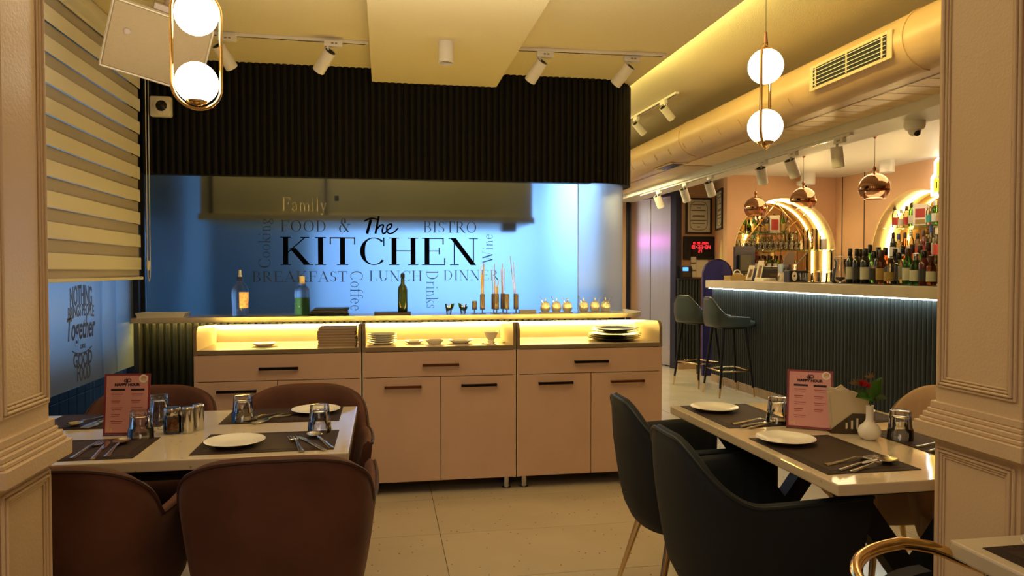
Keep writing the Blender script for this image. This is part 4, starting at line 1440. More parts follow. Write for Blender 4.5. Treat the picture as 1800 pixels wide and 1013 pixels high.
def cutset(where, x, y, rz, order=('table_fork', 'table_knife', 'table_spoon'), gap=0.038, lens=None):
    c, s = math.cos(rz), math.sin(rz)
    for i, kd in enumerate(order):
        k = (i - 1) * gap
        dy = (0.008, -0.010, 0.006)[i]
        make_cutlery(kd, '%s, %s' % ({'table_fork': 'steel fork', 'table_knife': 'steel knife', 'table_spoon': 'steel spoon'}[kd], where),
                     (x + c * k - s * dy, y + s * k + c * dy, Zm), rz + (-0.12, 0.10, 0.02)[i], 'cutlery ' + where)


cutset('on the placemat beside the left pillar', -0.85, 2.40, 0.05)
cutset('on the placemat of the nearest left-table plate', -0.235, 2.38, 0.38)
cutset('on the right table placemat nearest the viewer', 1.335, 1.845, -1.22, gap=0.032)
cutset('in front of the far left plate of the right table', 1.335, 2.40, -1.25, gap=0.032)
cutset('on the far placemat of the left table by the window', -1.02, 2.83, 2.9)
cutset('behind the middle glass on the far side of the left table', -0.42, 2.80, 2.6, gap=0.03)
cutset('on the placemat hidden by the right pillar', 1.74, 1.98, -1.3, gap=0.032)


# menus
def make_menu(label, loc, rz, tilt):
    t = thing('menu_stand', label, 'menu', loc, 0, 'pink happy hour menus')
    t.rotation_euler = (0, 0, rz)
    W, H = 0.148, 0.205
    TM = Matrix.Rotation(tilt, 4, 'X')

    def b(mb, *a, **k):
        return mb.box(*a, mtx=TM, **k)
    b(MB(), -W / 2, W / 2, 0.0, 0.002, 0.002, H, bev=0.0006).build('acrylic_front', M['acrylic'], t)
    MB().box(-W / 2, W / 2, -0.006, 0.055, 0.0, 0.0025, 0.0008).build('acrylic_foot', M['acrylic'], t)
    cd = b(MB(), -W / 2, W / 2, -0.0022, -0.0004, 0.003, H).build('menu_card', M['menu_red'], t)
    pk = b(MB(), -W / 2 + 0.007, W / 2 - 0.007, -0.003, -0.0022, 0.010, H - 0.007).build('menu_sheet', M['menu_pink'], t)

    def ink(x0, x1, z0, z1, m, nm):
        return b(MB(), x0, x1, -0.0034, -0.003, z0, z1).build(nm, m, pk)
    ink(-0.052, -0.006, 0.148, 0.155, M['ink'], 'heading_bar')
    ink(0.012, 0.056, 0.148, 0.155, M['ink'], 'heading_bar')
    ls = MB()
    for c0 in (-0.050, 0.014):
        for r in range(5):
            z = 0.136 - r * 0.0225
            if c0 > 0 and r > 3:
                continue
            w1 = 0.030 + 0.008 * ((r * 7 + int(c0 * 100)) % 2)
            b(ls, c0, c0 + w1, -0.0034, -0.003, z, z + 0.0022)
            b(ls, c0 + 0.002, c0 + w1 - 0.004, -0.0034, -0.003, z - 0.006, z - 0.0046)
    o = ls.build('menu_print', M['ink_red'], pk)
    o['kind'] = 'stuff'
    mt = TM @ Matrix.Translation((0, -0.0036, 0.168)) @ Matrix.Rotation(PI / 2, 4, 'X')
    text_mesh('HAPPY HOUR', 0.0125, 0.0002, M['ink'], 'menu_title', pk, mt, xscale=1.05, bold=0.0007)
    mt = TM @ Matrix.Translation((0, -0.0036, 0.1605)) @ Matrix.Rotation(PI / 2, 4, 'X')
    # small crest: two interlaced loops
    cr = MB()
    for (dx, dz, r) in ((-0.006, 0.0, 0.004), (0.006, 0.002, 0.0055)):
        cr.tube([(dx + r * math.cos(a), -0.0036, 0.181 + dz + r * math.sin(a)) for a in [2 * PI * i / 12 for i in range(12)]], 0.0012, 4, closed=True)
    cr.tube([(-0.004, -0.0036, 0.190), (-0.001, -0.0036, 0.180), (-0.003, -0.0036, 0.173)], 0.0012, 4)
    cr.tube([(0.001, -0.0036, 0.188), (0.001, -0.0036, 0.173)], 0.0012, 4)
    oo = cr.build('menu_crest', M['ink'], pk)
    for v in oo.data.vertices:
        v.co = TM @ v.co
    bw = MB()
    bw.lathe([(0.014, 0), (0.014, 0.0008), (1e-6, 0.0008)], 20)
    o1 = bw.build('printed_bowl', M['china'], pk, mtx=TM @ Matrix.Translation((0.052, -0.0032, 0.188)) @ Matrix.Rotation(PI / 2, 4, 'X'))
    bw = MB(); bw.lathe([(0.0095, 0), (0.0095, 0.0008), (1e-6, 0.0008)], 20)
    bw.build('printed_food', M['orange_label'], pk, mtx=TM @ Matrix.Translation((0.053, -0.0038, 0.189)) @ Matrix.Rotation(PI / 2, 4, 'X'))
    ink(-0.060, -0.046, 0.014, 0.028, M['orange_label'], 'printed_drink')
    return t


make_menu('pink menu card reading HAPPY HOUR on the left table', (-0.848, 2.605, Z), -0.10, -0.10)
make_menu('pink menu card reading HAPPY HOUR on the right table, leaning beside napkins', (1.448, 2.290, Z), -0.60, -0.20)

# spice jar and shakers
sj = thing('spice_jar', 'small glass mug jar of chilli flakes with silver lid on the left table', 'jar', (-0.705, 2.615, Z))
MB().lathe([(0.026, 0.0), (0.029, 0.006), (0.029, 0.055), (0.024, 0.066), (0.022, 0.066), (0.0265, 0.055), (0.0265, 0.008), (1e-5, 0.006)], 28, cap=False).build('jar_glass', M['glass_thin'], sj, smooth=60)
MB().lathe([(0.0255, 0.008), (0.0258, 0.052), (1e-5, 0.054)], 24).build('chilli_flakes', M['chili'], sj, smooth=50)
MB().lathe([(0.026, 0.064), (0.027, 0.066), (0.027, 0.082), (0.025, 0.087), (1e-5, 0.088)], 28).build('lid', M['steel'], sj, smooth=50)
MB().tube([(-0.028, -0.002, 0.052), (-0.045, -0.004, 0.050), (-0.050, -0.004, 0.034), (-0.043, -0.004, 0.018), (-0.028, -0.002, 0.014)], 0.0035, 8).build('handle', M['glass_thin'], sj, smooth=True)
for i, (x, y, lb) in enumerate(((-0.655, 2.612, 'steel shaker cylinder touching the spice jar'), (-0.632, 2.655, 'steel shaker cylinder behind, furthest from the spice jar'))):
    sh = thing('shaker', lb, 'shaker', (x, y, Z), 0, 'steel salt and pepper shakers')
    MB().lathe([(0.0175, 0), (0.0185, 0.002), (0.0185, 0.078)], 28).build('shaker_body', M['steel'], sh, smooth=40)
    MB().lathe([(0.0185, 0.0785), (0.0185, 0.086), (0.016, 0.089), (1e-5, 0.090)], 28).build('shaker_cap', M['steel'], sh, smooth=40)

# napkin holder, napkins, vase, flowers
nh = thing('napkin_holder', 'dark steel triangular napkin holder with slots on the right table', 'napkin holder', (1.56, 2.225, Z), -0.35)
for y in (-0.026, 0.026):
    mb = MB()
    mb.prism([(-0.07, 0.0), (0.07, 0.0), (0.07, 0.012), (0.045, 0.07), (0.0, 0.07), (-0.07, 0.012)], y - 0.0012, y + 0.0012, lambda u, v, d: (u, d, v))
    sd = mb.build('side_plate', M['steel_dark'], nh)
    for k in range(4):
        yo = y - 0.0018 if y < 0 else y + 0.0018
        MB().box(-0.022 + k * 0.017, -0.016 + k * 0.017, min(yo, y), max(yo, y), 0.018, 0.038 + 0.008 * (k % 3)).build('slot', M['paper'], sd)
MB().box(-0.07, 0.07, -0.027, 0.027, 0, 0.002).build('base_plate', M['steel_dark'], nh)
nk = thing('napkins', 'bunch of cream paper napkins standing in the steel holder', 'napkins', (1.56, 2.225, Z + 0.0022), -0.35)
for k in range(9):
    y = -0.021 + k * 0.0052
    mb = MB(); a = 0.012 * math.sin(k * 1.7)
    mb.prism([(-0.060 + a * .3, 0.0), (0.035, 0.0), (0.045 + a, 0.120 + a), (-0.02 + a, 0.150 - a), (-0.072, 0.140 + a)], y - 0.0016, y + 0.0016, lambda u, v, d: (u, d + 0.004 * math.sin(v * 30 + k), v))
    mb.build('napkin', M['napkin'], nk)
vs = thing('bud_vase', 'small white ceramic bud vase with bulb base on the right table', 'vase', (1.556, 2.12, Z))
MB().lathe([(0.016, 0), (0.022, 0.003), (0.033, 0.015), (0.036, 0.028), (0.030, 0.044), (0.017, 0.056), (0.012, 0.066), (0.011, 0.108), (0.0125, 0.112), (0.0095, 0.112), (0.008, 0.07), (1e-5, 0.06)], 32, cap=False).build('vase_body', M['china'], vs, smooth=60)
fw = thing('flower_sprig', 'artificial red flower sprig with green leaves in the white vase', 'flowers', (1.556, 2.12, Z + 0.065))
MB().tube([(0, 0, 0), (0.002, 0, 0.06), (-0.015, 0.0, 0.095), (-0.035, 0.0, 0.115)], 0.0018, 6).build('stem', M['leaf'], fw)
MB().tube([(0, 0, 0.01), (0.004, 0, 0.06), (0.018, 0, 0.085)], 0.0018, 6).build('stem', M['leaf'], fw)


def leaf(c, d, up, L, W, m, name='leaf'):
    d = Vector(d).normalized(); up = Vector(up).normalized(); s = d.cross(up).normalized(); up = s.cross(d)
    rows = []
    for i in range(9):
        t = i / 8
        w_ = W * math.sin(PI * min(1, t ** 0.75)) ** 0.8 if 0 < t < 1 else 0.0005
        base = Vector(c) + d * (L * t) + up * (-0.25 * L * (t - 0.5) ** 2)
        rows.append([base - s * w_ + up * W * 0.25, base - s * w_ * 0.5 + up * W * 0.06, base, base + s * w_ * 0.5 + up * W * 0.06, base + s * w_ + up * W * 0.25])
    mb = MB(); mb.rows([[tuple(p) for p in r] for r in rows])
    bmesh.ops.solidify(mb.bm, geom=mb.bm.faces[:], thickness=0.0008)
    return mb.build(name, m, fw, smooth=60)


cx_, cy_ = 1, -0.4
leaf((0.006, -0.004, 0.060), (0.5, 0.1, 1.0), (-0.1, 1, 0.0), 0.085, 0.030, M['leaf'])
leaf((0.000, -0.006, 0.072), (-1.0, -0.1, 0.12), (0, -0.7, 1), 0.060, 0.020, M['leaf'])
leaf((-0.004, 0.0, 0.076), (-0.8, 0.4, 0.35), (0, -0.6, 1), 0.052, 0.017, M['leaf_dark'])
leaf((0.012, -0.006, 0.070), (0.9, -0.3, 0.1), (0, -0.5, 1), 0.040, 0.016, M['leaf_dark'])
for (c, r) in (((-0.032, -0.004, 0.118), 0.017), ((-0.012, 0.0, 0.112), 0.013)):
    for k in range(7):
        a = 2 * PI * k / 7
        leaf((c[0], c[1], c[2] - 0.004), (math.cos(a), 0.5 * math.sin(a) - 0.4, 0.8 + 0.3 * math.sin(a)), (0, -1, 0.3), r * 1.2, r * 0.45, M['petal'], 'petal')
for (x, z, k0) in ((-0.050, 0.115, 0), (0.004, 0.135, 1)):
    MB().tube([(0, 0, 0.08), (x * 0.5, 0, (z + 0.08) / 2 + 0.01), (x, 0, z)], 0.0009, 5).build('stem', M['dry'], fw)
    for k in range(6):
        a = k * 1.05 + k0
        leaf((x, 0, z), (math.cos(a), 0.3, 0.7 + 0.6 * math.sin(a)), (0, -1, 0), 0.022, 0.003, M['dry'], 'dry_sprig')

# ================================================================== THINGS IN THE SIDEBOARD WELLS
ZW = 0.8582


def wellx(px, y, z=0.87):
    r = ray(px, 600)
    return r[0] * (y / r[1])


def small_dish(label, px, r, y=4.45, h=0.018, n=1, cat='dish', group='white dishes in the middle well', z=ZW):
    t = thing('small_dish', label, cat, (wellx(px, y), y, z), 0, group)
    MB().lathe([(r * 0.55, 0), (r * 0.62, 0.003), (r, h), (r * 0.95, h), (r * 0.6, 0.006), (1e-5, 0.005)], 32, cap=False).build('dish_body', M['china'], t, smooth=60)
    return t


small_dish('small white dish alone in the left lit well', 465, 0.075, group='white dish in the left well')
small_dish('small white dish next to the plate stack in the middle well', 728, 0.062)
small_dish('deeper white dish in the centre of the middle well', 764, 0.060, 4.40, 0.026)
small_dish('white dish right of centre in the middle well', 809, 0.080, 4.42, 0.022)
bw = thing('footed_bowl', 'cream footed bowl at the right of the middle lit well', 'bowl', (wellx(863, 4.45), 4.45, ZW))
MB().lathe([(0.022, 0), (0.022, 0.006), (0.016, 0.012), (0.030, 0.028), (0.044, 0.062), (0.047, 0.066), (0.043, 0.066), (0.028, 0.032), (1e-5, 0.022)], 32, cap=False).build('bowl_body', M['china'], bw, smooth=60)
for k, (px, lb) in enumerate(((856, 'teaspoon leaning left in front of the footed bowl'), (873, 'teaspoon in front of the footed bowl, middle one'), (886, 'teaspoon furthest right of the footed bowl'))):
    s_ = thing('teaspoon', lb, 'spoon', (wellx(px, 4.32), 4.30, ZW), 0.5 - 0.3 * k, 'teaspoons in the middle well')
    h = MB(); ribbon([(-0.03, 0.0), (0.0, 0.002), (0.04, 0.004)], [0.003, 0.002, 0.002], 0.002, h)
    h.build('handle', M['steel'], s_)
    MB().sphere((0, 0.05, 0.005), 0.010, 12, 0.35).build('spoon_bowl', M['steel'], s_, smooth=True)
stk = make_plate('dinner_plate', 'white plate, lowest of the stack in the middle well', 0.086, group='stack of white plates in the middle well')
sx_ = wellx(669, 4.42) + 0.01
stk.location = (sx_, 4.42, ZW)
names = ['second', 'third', 'fourth', 'fifth']
for k in range(4):
    dup(stk, (sx_ + 0.002 * (k % 2), 4.42, ZW + 0.0125 * (k + 1)), 0.2 * k, 'white plate, %s from the bottom of the stack in the middle well' % names[k], 'stack of white plates in the middle well')
x_ = wellx(1085, 4.44) - 0.02
bp = make_plate('dinner_plate', 'large black plate, lowest of the stack in the right well', 0.168, M['china_black'], 'stack of black plates in the right well', h=0.020, m2=M['china_black_sheen'])
bp.location = (x_ - 0.005, 4.44, ZW)
for k, nm in enumerate(('second', 'third')):
    dup(bp, (x_ + 0.004 * k, 4.44, ZW + 0.013 * (k + 1)), 0.3, 'large black plate, %s from the bottom of the stack in the right well' % nm, 'stack of black plates in the right well')
bp2 = make_plate('dinner_plate', 'smaller black plate, fourth from the bottom of the black stack', 0.150, M['china_black'], 'stack of black plates in the right well', h=0.020, m2=M['china_black_sheen'])
bp2.location = (x_ + 0.006, 4.44, ZW + 0.046)
dup(bp2, (x_ + 0.008, 4.44, ZW + 0.059), 0.3, 'smaller black plate on top of the black stack with painted olive sheen', 'stack of black plates in the right well')
# menu folders
xm = wellx(595, 4.40)
fnames = ['lowest', 'second from the bottom', 'third from the bottom', 'fourth from the bottom', 'fifth from the bottom', 'sixth from the bottom', 'topmost']
for k in range(7):
    fo = thing('menu_folder', 'beige menu folder, %s of the pile in the left well' % fnames[k], 'folder', (xm + random.uniform(-.006, .004), 4.42, ZW + k * 0.0155), random.uniform(-.02, .02), 'pile of beige menu folders')
    MB().box(-0.108, 0.108, -0.13, 0.13, 0.0, 0.004, 0.001, 1).build('cover', M['menu_stack'], fo)
    MB().box(-0.105, 0.104, -0.127, 0.127, 0.004, 0.0115).build('pages', M['menu_stack'], fo)
    MB().box(-0.108, 0.108, -0.13, 0.13, 0.0115, 0.0153, 0.001, 1).build('cover', M['menu_stack'], fo)

# ================================================================== THINGS ON THE SERVING COUNTER
ZK = 1.0083


def kx(px, y=4.88):
    r = ray(px, 550)
    return r[0] * (y / r[1])


tr = thing('serving_tray', 'white rectangular tray at the left end of the serving counter', 'tray', (kx(288), 4.87, ZK))
MB().prism([(-0.135, -0.07), (0.135, -0.07), (0.135, 0.07), (-0.135, 0.07)], 0, 0.004).build('tray_bottom', M['china'], tr)
mb = MB()
rows = []
for (s, z) in ((1.0, 0.0), (1.09, 0.028), (1.11, 0.029), (1.02, 0.003)):
    rows.append([(-0.13 * s, -0.065 * s - .0, z), (0.13 * s, -0.065 * s, z), (0.13 * s, 0.065 * s, z), (-0.13 * s, 0.065 * s, z)])
mb.rows(rows, close_u=True, close_v=True); mb.build('tray_rim', M['china'], tr)
nd = thing('folded_napkin', 'dark folded cloth lying in the white tray', 'napkin', (kx(292), 4.87, ZK + 0.005), 0.2)
MB().box(-0.07, 0.07, -0.04, 0.04, 0, 0.012, 0.003).build('cloth_fold', M['mat'], nd)
MB().box(-0.065, 0.055, -0.036, 0.036, 0.012, 0.019, 0.003).build('cloth_fold', M['mat'], nd)

sb = thing('spray_bottle', 'translucent plastic spray bottle with dark blue collar and orange label', 'bottle', (kx(422.5), 4.88, ZK))
MB().lathe([(0.044, 0), (0.048, 0.006), (0.049, 0.09), (0.052, 0.10), (0.052, 0.16), (0.044, 0.185), (0.022, 0.215), (0.016, 0.225), (0.016, 0.232), (0.0, 0.232)], 32).build('bottle_body', M['plastic_clear'], sb, smooth=60)
MB().lathe([(0.018, 0.226), (0.018, 0.252), (1e-5, 0.252)], 20).build('collar', M['blue_cap'], sb, smooth=50)
MB().lathe([(0.012, 0.252), (0.012, 0.262), (0.008, 0.268), (0.0085, 0.292), (0.006, 0.296), (1e-5, 0.296)], 20).build('nozzle', M['white'], sb, smooth=50)
mb = MB()
mb.rows([[(0.0505 * math.cos(a), 0.0505 * math.sin(a), z) for a in [-1.5 + 0.1 * i for i in range(15)]] for z in (0.055, 0.095)])
mb.rows([[(0.0535 * math.cos(a), 0.0535 * math.sin(a), z) for a in [-1.5 + 0.1 * i for i in range(15)]] for z in (0.095, 0.155)])
bmesh.ops.solidify(mb.bm, geom=mb.bm.faces[:], thickness=0.0006)
mb.build('label', M['orange_label'], sb)
gb = thing('oil_bottle', 'clear bottle half filled with green liquid, pale stopper', 'bottle', (kx(530), 4.93, ZK))
MB().lathe([(0.044, 0), (0.050, 0.008), (0.050, 0.15), (0.046, 0.175), (0.030, 0.19), (0.024, 0.20), (0.024, 0.205), (1e-5, 0.205)], 32).build('bottle_body', M['plastic_clear'], gb, smooth=60)
MB().lathe([(0.046, 0.004), (0.047, 0.115), (1e-5, 0.116)], 28).build('liquid', M['olive_bottle'], gb, smooth=60)
MB().lathe([(0.020, 0.206), (0.017, 0.22), (0.019, 0.255), (1e-5, 0.257)], 20).build('stopper', M['cork'], gb, smooth=50)
xs_ = kx(579)
nm = ['lowest', 'second from the bottom', 'third from the bottom', 'topmost']
for k in range(4):
    sl = thing('slate_board', 'black slate serving board, %s of the pile on the serving counter' % nm[k], 'board', (xs_ + (0.012 if k == 3 else 0) + (-.004 if k == 1 else 0), 4.885, ZK + k * 0.0125), 0.03 * (k % 2), 'pile of black slate boards')
    MB().box(-0.128 + 0.008 * k, 0.128 - 0.004 * k, -0.08, 0.08, 0.004, 0.0122, 0.002, 1).build('board_top', M['slate'], sl)
    for sx in (-1, 1):
        MB().box(sx * 0.10 - 0.012, sx * 0.10 + 0.012, -0.07, 0.07, 0.0, 0.004).build('board_foot', M['slate'], sl)
bk = thing('black_book', 'flat black box-like ledger under the dark green bottle', 'book', (kx(690), 4.88, ZK), 0.0)
MB().box(-0.120, 0.120, -0.07, 0.07, 0.0, 0.003, 0.001, 1).build('cover', M['slate'], bk)
MB().box(-0.118, 0.117, -0.067, 0.067, 0.003, 0.015).build('pages', M['edge_band'], bk)
MB().box(-0.120, 0.120, -0.07, 0.07, 0.015, 0.019, 0.001, 1).build('cover', M['slate'], bk)
db = thing('wine_bottle', 'slim dark green bottle standing on the black ledger', 'bottle', (kx(708, 4.89), 4.89, ZK + 0.0193))
MB().lathe([(0.030, 0), (0.032, 0.005), (0.032, 0.145), (0.028, 0.165), (0.013, 0.185), (0.012, 0.225)], 28).build('bottle_body', M['dark_bottle'], db, smooth=60)
MB().lathe([(0.014, 0.2255), (0.014, 0.245), (0.010, 0.255), (1e-5, 0.257)], 16).build('bottle_cap', M['china_black'], db, smooth=50)
for (px, lb) in ((789, 'small glass with a green leaf sprig, left one of the pair on the counter'), (814, 'small glass with a green leaf sprig, right one of the pair on the counter')):
    t = thing('shot_glass', lb, 'glass', (kx(px), 4.88, ZK), 0, 'small glasses with herbs')
    MB().lathe([(0.014, 0), (0.016, 0.002), (0.025, 0.07), (0.0238, 0.07), (0.015, 0.008), (1e-5, 0.006)], 20, cap=False).build('glass_body', M['glass_thin'], t, smooth=60)
    fw = t
    leaf((0.0, 0, 0.025), (0.6 if px < 800 else -0.5, 0, 0.8), (0, -1, 0.2), 0.06, 0.014, M['leaf'])
    leaf((0.0, 0.002, 0.02), (-0.4 if px < 800 else 0.7, 0.2, 0.7), (0, -1, 0.2), 0.045, 0.011, M['leaf_dark'])


def stick_holder(px, lb, y, h, sticks, tube_h=0.105, r=0.0165, lean=0.0):
    t = thing('stick_holder', lb, 'holder', (kx(px, y), y, ZK), 0, 'bronze stick holders on the serving counter')
    MB().lathe([(0.024, 0), (0.024, 0.003), (0.004, 0.005), (0.004, 0.028), (0.0035, 0.030)], 20).build('holder_foot', M['bronze'], t, smooth=40)
    MB().lathe([(r, 0.0285), (r, 0.0285 + tube_h), (r * 0.86, 0.0285 + tube_h), (r * 0.86, 0.034), (1e-5, 0.033)], 24).build('holder_tube', M['bronze'], t, smooth=40)
    for k in range(sticks):
        a = 2 * PI * k / max(1, sticks) + px
        rr = r * 0.5
        L = h * (1 - 0.12 * (k % 3))
        MB().tube([(rr * 0.5 * math.cos(a), rr * 0.5 * math.sin(a), 0.04), (rr * math.cos(a) * 1.5 + lean * L, rr * math.sin(a), 0.04 + L)], 0.0030, 6).build('stick', M['bamboo'], t)


stick_holder(834, 'short bronze holder without sticks, left of the row', 4.88, 0, 0, tube_h=0.058)
stick_holder(848, 'bronze stick holder with a thick bunch of pale sticks, nearest the short one', 4.87, 0.30, 7)
stick_holder(868, 'bronze stick holder at the back in the middle of the row', 4.94, 0.30, 3)
stick_holder(873, 'bronze stick holder with fanned sticks in the middle of the row', 4.86, 0.19, 6)
stick_holder(884, 'bronze stick holder at the back, right of the middle', 4.94, 0.30, 5)
stick_holder(891, 'bronze stick holder, empty, next to the right-hand one', 4.86, 0, 0)
stick_holder(907, 'bronze stick holder at the right end with leaning sticks', 4.88, 0.35, 2, lean=-0.09)
for k in range(3):
    t = thing('small_dish', 'small white rectangular dish, %s of three stacked beside the stick holders' % ('lowest', 'middle', 'topmost')[k], 'dish', (kx(927), 4.88, ZK + 0.0088 * k), 0, 'stack of small white dishes on the counter')
    MB().box(-0.056, 0.056, -0.03, 0.03, 0, 0.0086, 0.003).build('dish_body', M['china'], t, smooth=40)


def sugar_pot(px, lb, tx, side):
    t = thing('sugar_pot', lb, 'pot', (kx(px), 4.88, ZK + 0.0083), 0, 'white sugar pots with lids')
    t.scale = (1.0, 1.0, 1.15)
    MB().lathe([(0.020, 0), (0.028, 0.004), (0.0345, 0.02), (0.034, 0.036), (0.028, 0.048), (1e-5, 0.049)], 28).build('pot_body', M['china'], t, smooth=60)
    MB().lathe([(0.029, 0.049), (0.027, 0.054), (0.012, 0.062), (0.004, 0.064), (0.0035, 0.070), (0.006, 0.076), (0.004, 0.083), (1e-5, 0.084)], 24).build('lid', M['china'], t, smooth=60)
    MB().tube([(side * 0.012, -0.01, 0.05), (side * 0.026, -0.012, 0.068), (side * 0.040, -0.014, 0.094)], 0.0022, 6).build('spoon_handle', M['steel'], t)


for (c, lb0) in ((977.5, 'left'), (1045, 'right')):
    t = thing('pot_tray', 'long white saucer tray carrying the %s trio of sugar pots' % lb0, 'tray', (kx(c), 4.88, ZK), 0, 'white trays under the sugar pots')
    mb = MB(); mb.prism([(0.115 * math.copysign(abs(math.cos(a)) ** 0.6, math.cos(a)), 0.042 * math.copysign(abs(math.sin(a)) ** 0.6, math.sin(a))) for a in [2 * PI * i / 28 for i in range(28)]], 0, 0.008)
    mb.build('tray_body', M['china'], t)
for i, px in enumerate((958.5, 978, 997, 1026, 1045.5, 1064)):
    sugar_pot(px, 'white lidded sugar pot, %s of the %s trio on the serving counter' % (('leftmost', 'middle', 'rightmost')[i % 3], 'left' if i < 3 else 'right'), 0, -1 if i not in (4, 5) else 1)

# ================================================================== CEILING FITTINGS
def globe_pendant(label, x, y, zc_low, gap, r, rz):
    t = thing('globe_pendant', label, 'lamp', (x, y, zc_low), rz, 'brass pendants with two opal globes')
    zt = gap
    for z in (0.0, zt):
        MB().sphere((0, 0, z), r, 36).build('opal_globe', M['globe'], t, smooth=True)
    R_ = r * 1.13
    pts = []
    n = 16
    for i in range(n + 1):
        a = PI + PI * i / n
        pts.append((R_ * math.cos(a), 0, -r * 0.12 + R_ * math.sin(a)))
    for i in range(n + 1):
        a = PI * i / n
        pts.append((R_ * math.cos(a), 0, zt + r * 0.12 + R_ * math.sin(a)))
    MB().tube(pts, 0.0055, 10, closed=True).build('brass_loop', M['gold'], t, smooth=True)
    for z, s in ((0.0, -1), (zt, 1)):
        prof = [(r * 0.50, -s * 0.0), (r * 0.46, s * r * 0.10), (r * 0.2, s * r * 0.2), (1e-5, s * r * 0.24)]
        mb = MB(); mb.lathe([(a_, b_ + s * r * 0.87) for a_, b_ in prof], 24, (0, 0, z), cap=False)
        mb.build('brass_cap', M['gold'], t, smooth=60)
    top = zt + r * 0.12 + R_
    MB().tube([(0, 0, top), (0, 0, top + 0.045)], [0.008, 0.004], 10).build('stem', M['copper'], t)
    zc = ZC - 0.002 - zc_low if x < 1.0 else 2.57 - zc_low
    if x < 1.0:
        zc = ZC - zc_low
    elif x < 1.78:
        zc = ZC - zc_low
    MB().tube([(-0.003, 0, top + 0.04), (-0.003, 0, zc)], 0.0012, 5).build('cable', M['steel'], t)
    MB().tube([(0.003, 0, top + 0.04), (0.003, 0, zc)], 0.0012, 5).build('cable', M['steel'], t)
    MB().lathe([(0.05, -0.02), (0.05, 0)], 24, (0, 0, zc)).build('ceiling_rose', M['gold'], t, smooth=40)
    return t


pa = at_y(346, 146, 2.30); pb = at_y(344, 25, 2.30)
globe_pendant('brass pendant with two glowing globes at the top left', pa.x, 2.30, pa.z, pb.z - pa.z, 0.061, 0.45)
pa = at_y(1345, 223, 2.45); pb = at_y(1350, 117, 2.45)
globe_pendant('brass pendant with two glowing globes hanging right of centre', pa.x, 2.45, pa.z, pb.z - pa.z, 0.062, 0.85)


def track(name, label, p0, p1, z, gaps=None):
    d = (Vector(p1) - Vector(p0)); L = d.length
    t = thing(name, label, 'track', (p0[0], p0[1], z), math.atan2(d.y, d.x))
    MB().box(0, L, -0.017, 0.017, -0.018, 0.0, 0.002, 1).build('rail', M['white_lamp'], t)
    MB().box(0.02, L - 0.02, -0.005, 0.005, -0.0187, -0.018).build('rail_slot', M['lens'], t)
    return t


track('lighting_track', 'white lighting track left of the soffit above the black fascia', (-1.25, 4.37, 0), (-0.08, 4.41, 0), ZC)
track('lighting_track', 'white lighting track right of the soffit above the black fascia', (0.775, 4.37, 0), (1.735, 4.33, 0), ZC)
track('lighting_track', 'white lighting track on the right ceiling running along the corridor', (2.43, 5.80, 0), (2.36, 8.2, 0), 2.80)
track('lighting_track', 'long lighting track along the beam beside the planked ceiling', (3.14, 4.50, 0), (3.14, 8.6, 0), 2.24)

SPOTS = {}


def make_spot(label, group, loc, rz, pitch, r=0.032, L=0.115, roll=0.0):
    """track spotlight: adaptor box, arm, cylindrical head; pitch = tilt of the head below level"""
    t = thing('track_spotlight', label, 'spotlight', loc, rz, group)
    b = MB().box(-0.02, 0.085, -0.016, 0.016, -0.035, 0.0, 0.004).build('adaptor', M['white_lamp'], t, smooth=40)
    MB().box(0.02, 0.035, -0.0165, -0.016, -0.022, -0.013).build('adaptor_mark', M['grey_metal'], b)
    MB().box(0.042, 0.055, -0.0165, -0.016, -0.022, -0.013).build('adaptor_mark', M['grey_metal'], b)
    MB().tube([(0, 0, -0.033), (0, 0, -0.075)], [0.009, 0.006], 10).build('arm', M['white_lamp'], t, smooth=True)
    mt = Matrix.Translation((0, 0, -0.085)) @ Matrix.Rotation(roll, 4, 'Z') @ Matrix.Rotation(pitch, 4, 'X')
    h = MB(); h.lathe([(r * 0.86, 0.03), (r, 0.03), (r, -L * 0.38), (r * 0.97, -L * 0.385), (r, -L * 0.39), (r, -L * 0.9), (r * 0.9, -L * 0.9), (r * 0.85, -L * 0.8), (1e-5, -L * 0.78)], 28, cap=False)
    hd = h.build('lamp_head', M['white_lamp'], t, smooth=40, mtx=mt)
    MB().lathe([(r * 0.87, 0.028), (1e-5, 0.020)], 24, cap=False).build('head_back', M['lens'], hd)
    MB().lathe([(r * 0.84, -L * 0.84), (1e-5, -L * 0.82)], 24, cap=False).build('lamp_lens', M['reflector'], hd)
    return t


zt = ZC - 0.018
for px, py, lb, ro, pi2 in ((404, 75, 'white track spotlight beside the speaker, right behind the left pendant', -0.6, 0.8), (592, 85, 'white track spotlight just left of the ceiling soffit', 0.75, 0.85),
                      (965, 103, 'white track spotlight just right of the ceiling soffit', 0.65, 0.8), (1118, 111, 'white track spotlight near the right end of the black fascia', 0.7, 0.85)):
    p = at_z(px - 12, py - 18, zt)
    y = 4.37 if px < 700 else 4.36
    p = at_y(px - 16, py - 12, y)
    make_spot(lb, 'track spotlights over the serving counter', (p.x, y, zt), 0.0, pi2, r=0.036, L=0.125, roll=ro)
for i, (y, lb) in enumerate(((6.72, 'white track spotlight on the corridor track, close to the fascia edge'), (6.02, 'white track spotlight on the corridor track at its near end'))):
    make_spot(lb, 'track spotlights on the corridor track', (2.41, y, 2.80 - 0.018), PI / 2, 0.9, r=0.036, L=0.12, roll=0.4 + PI)
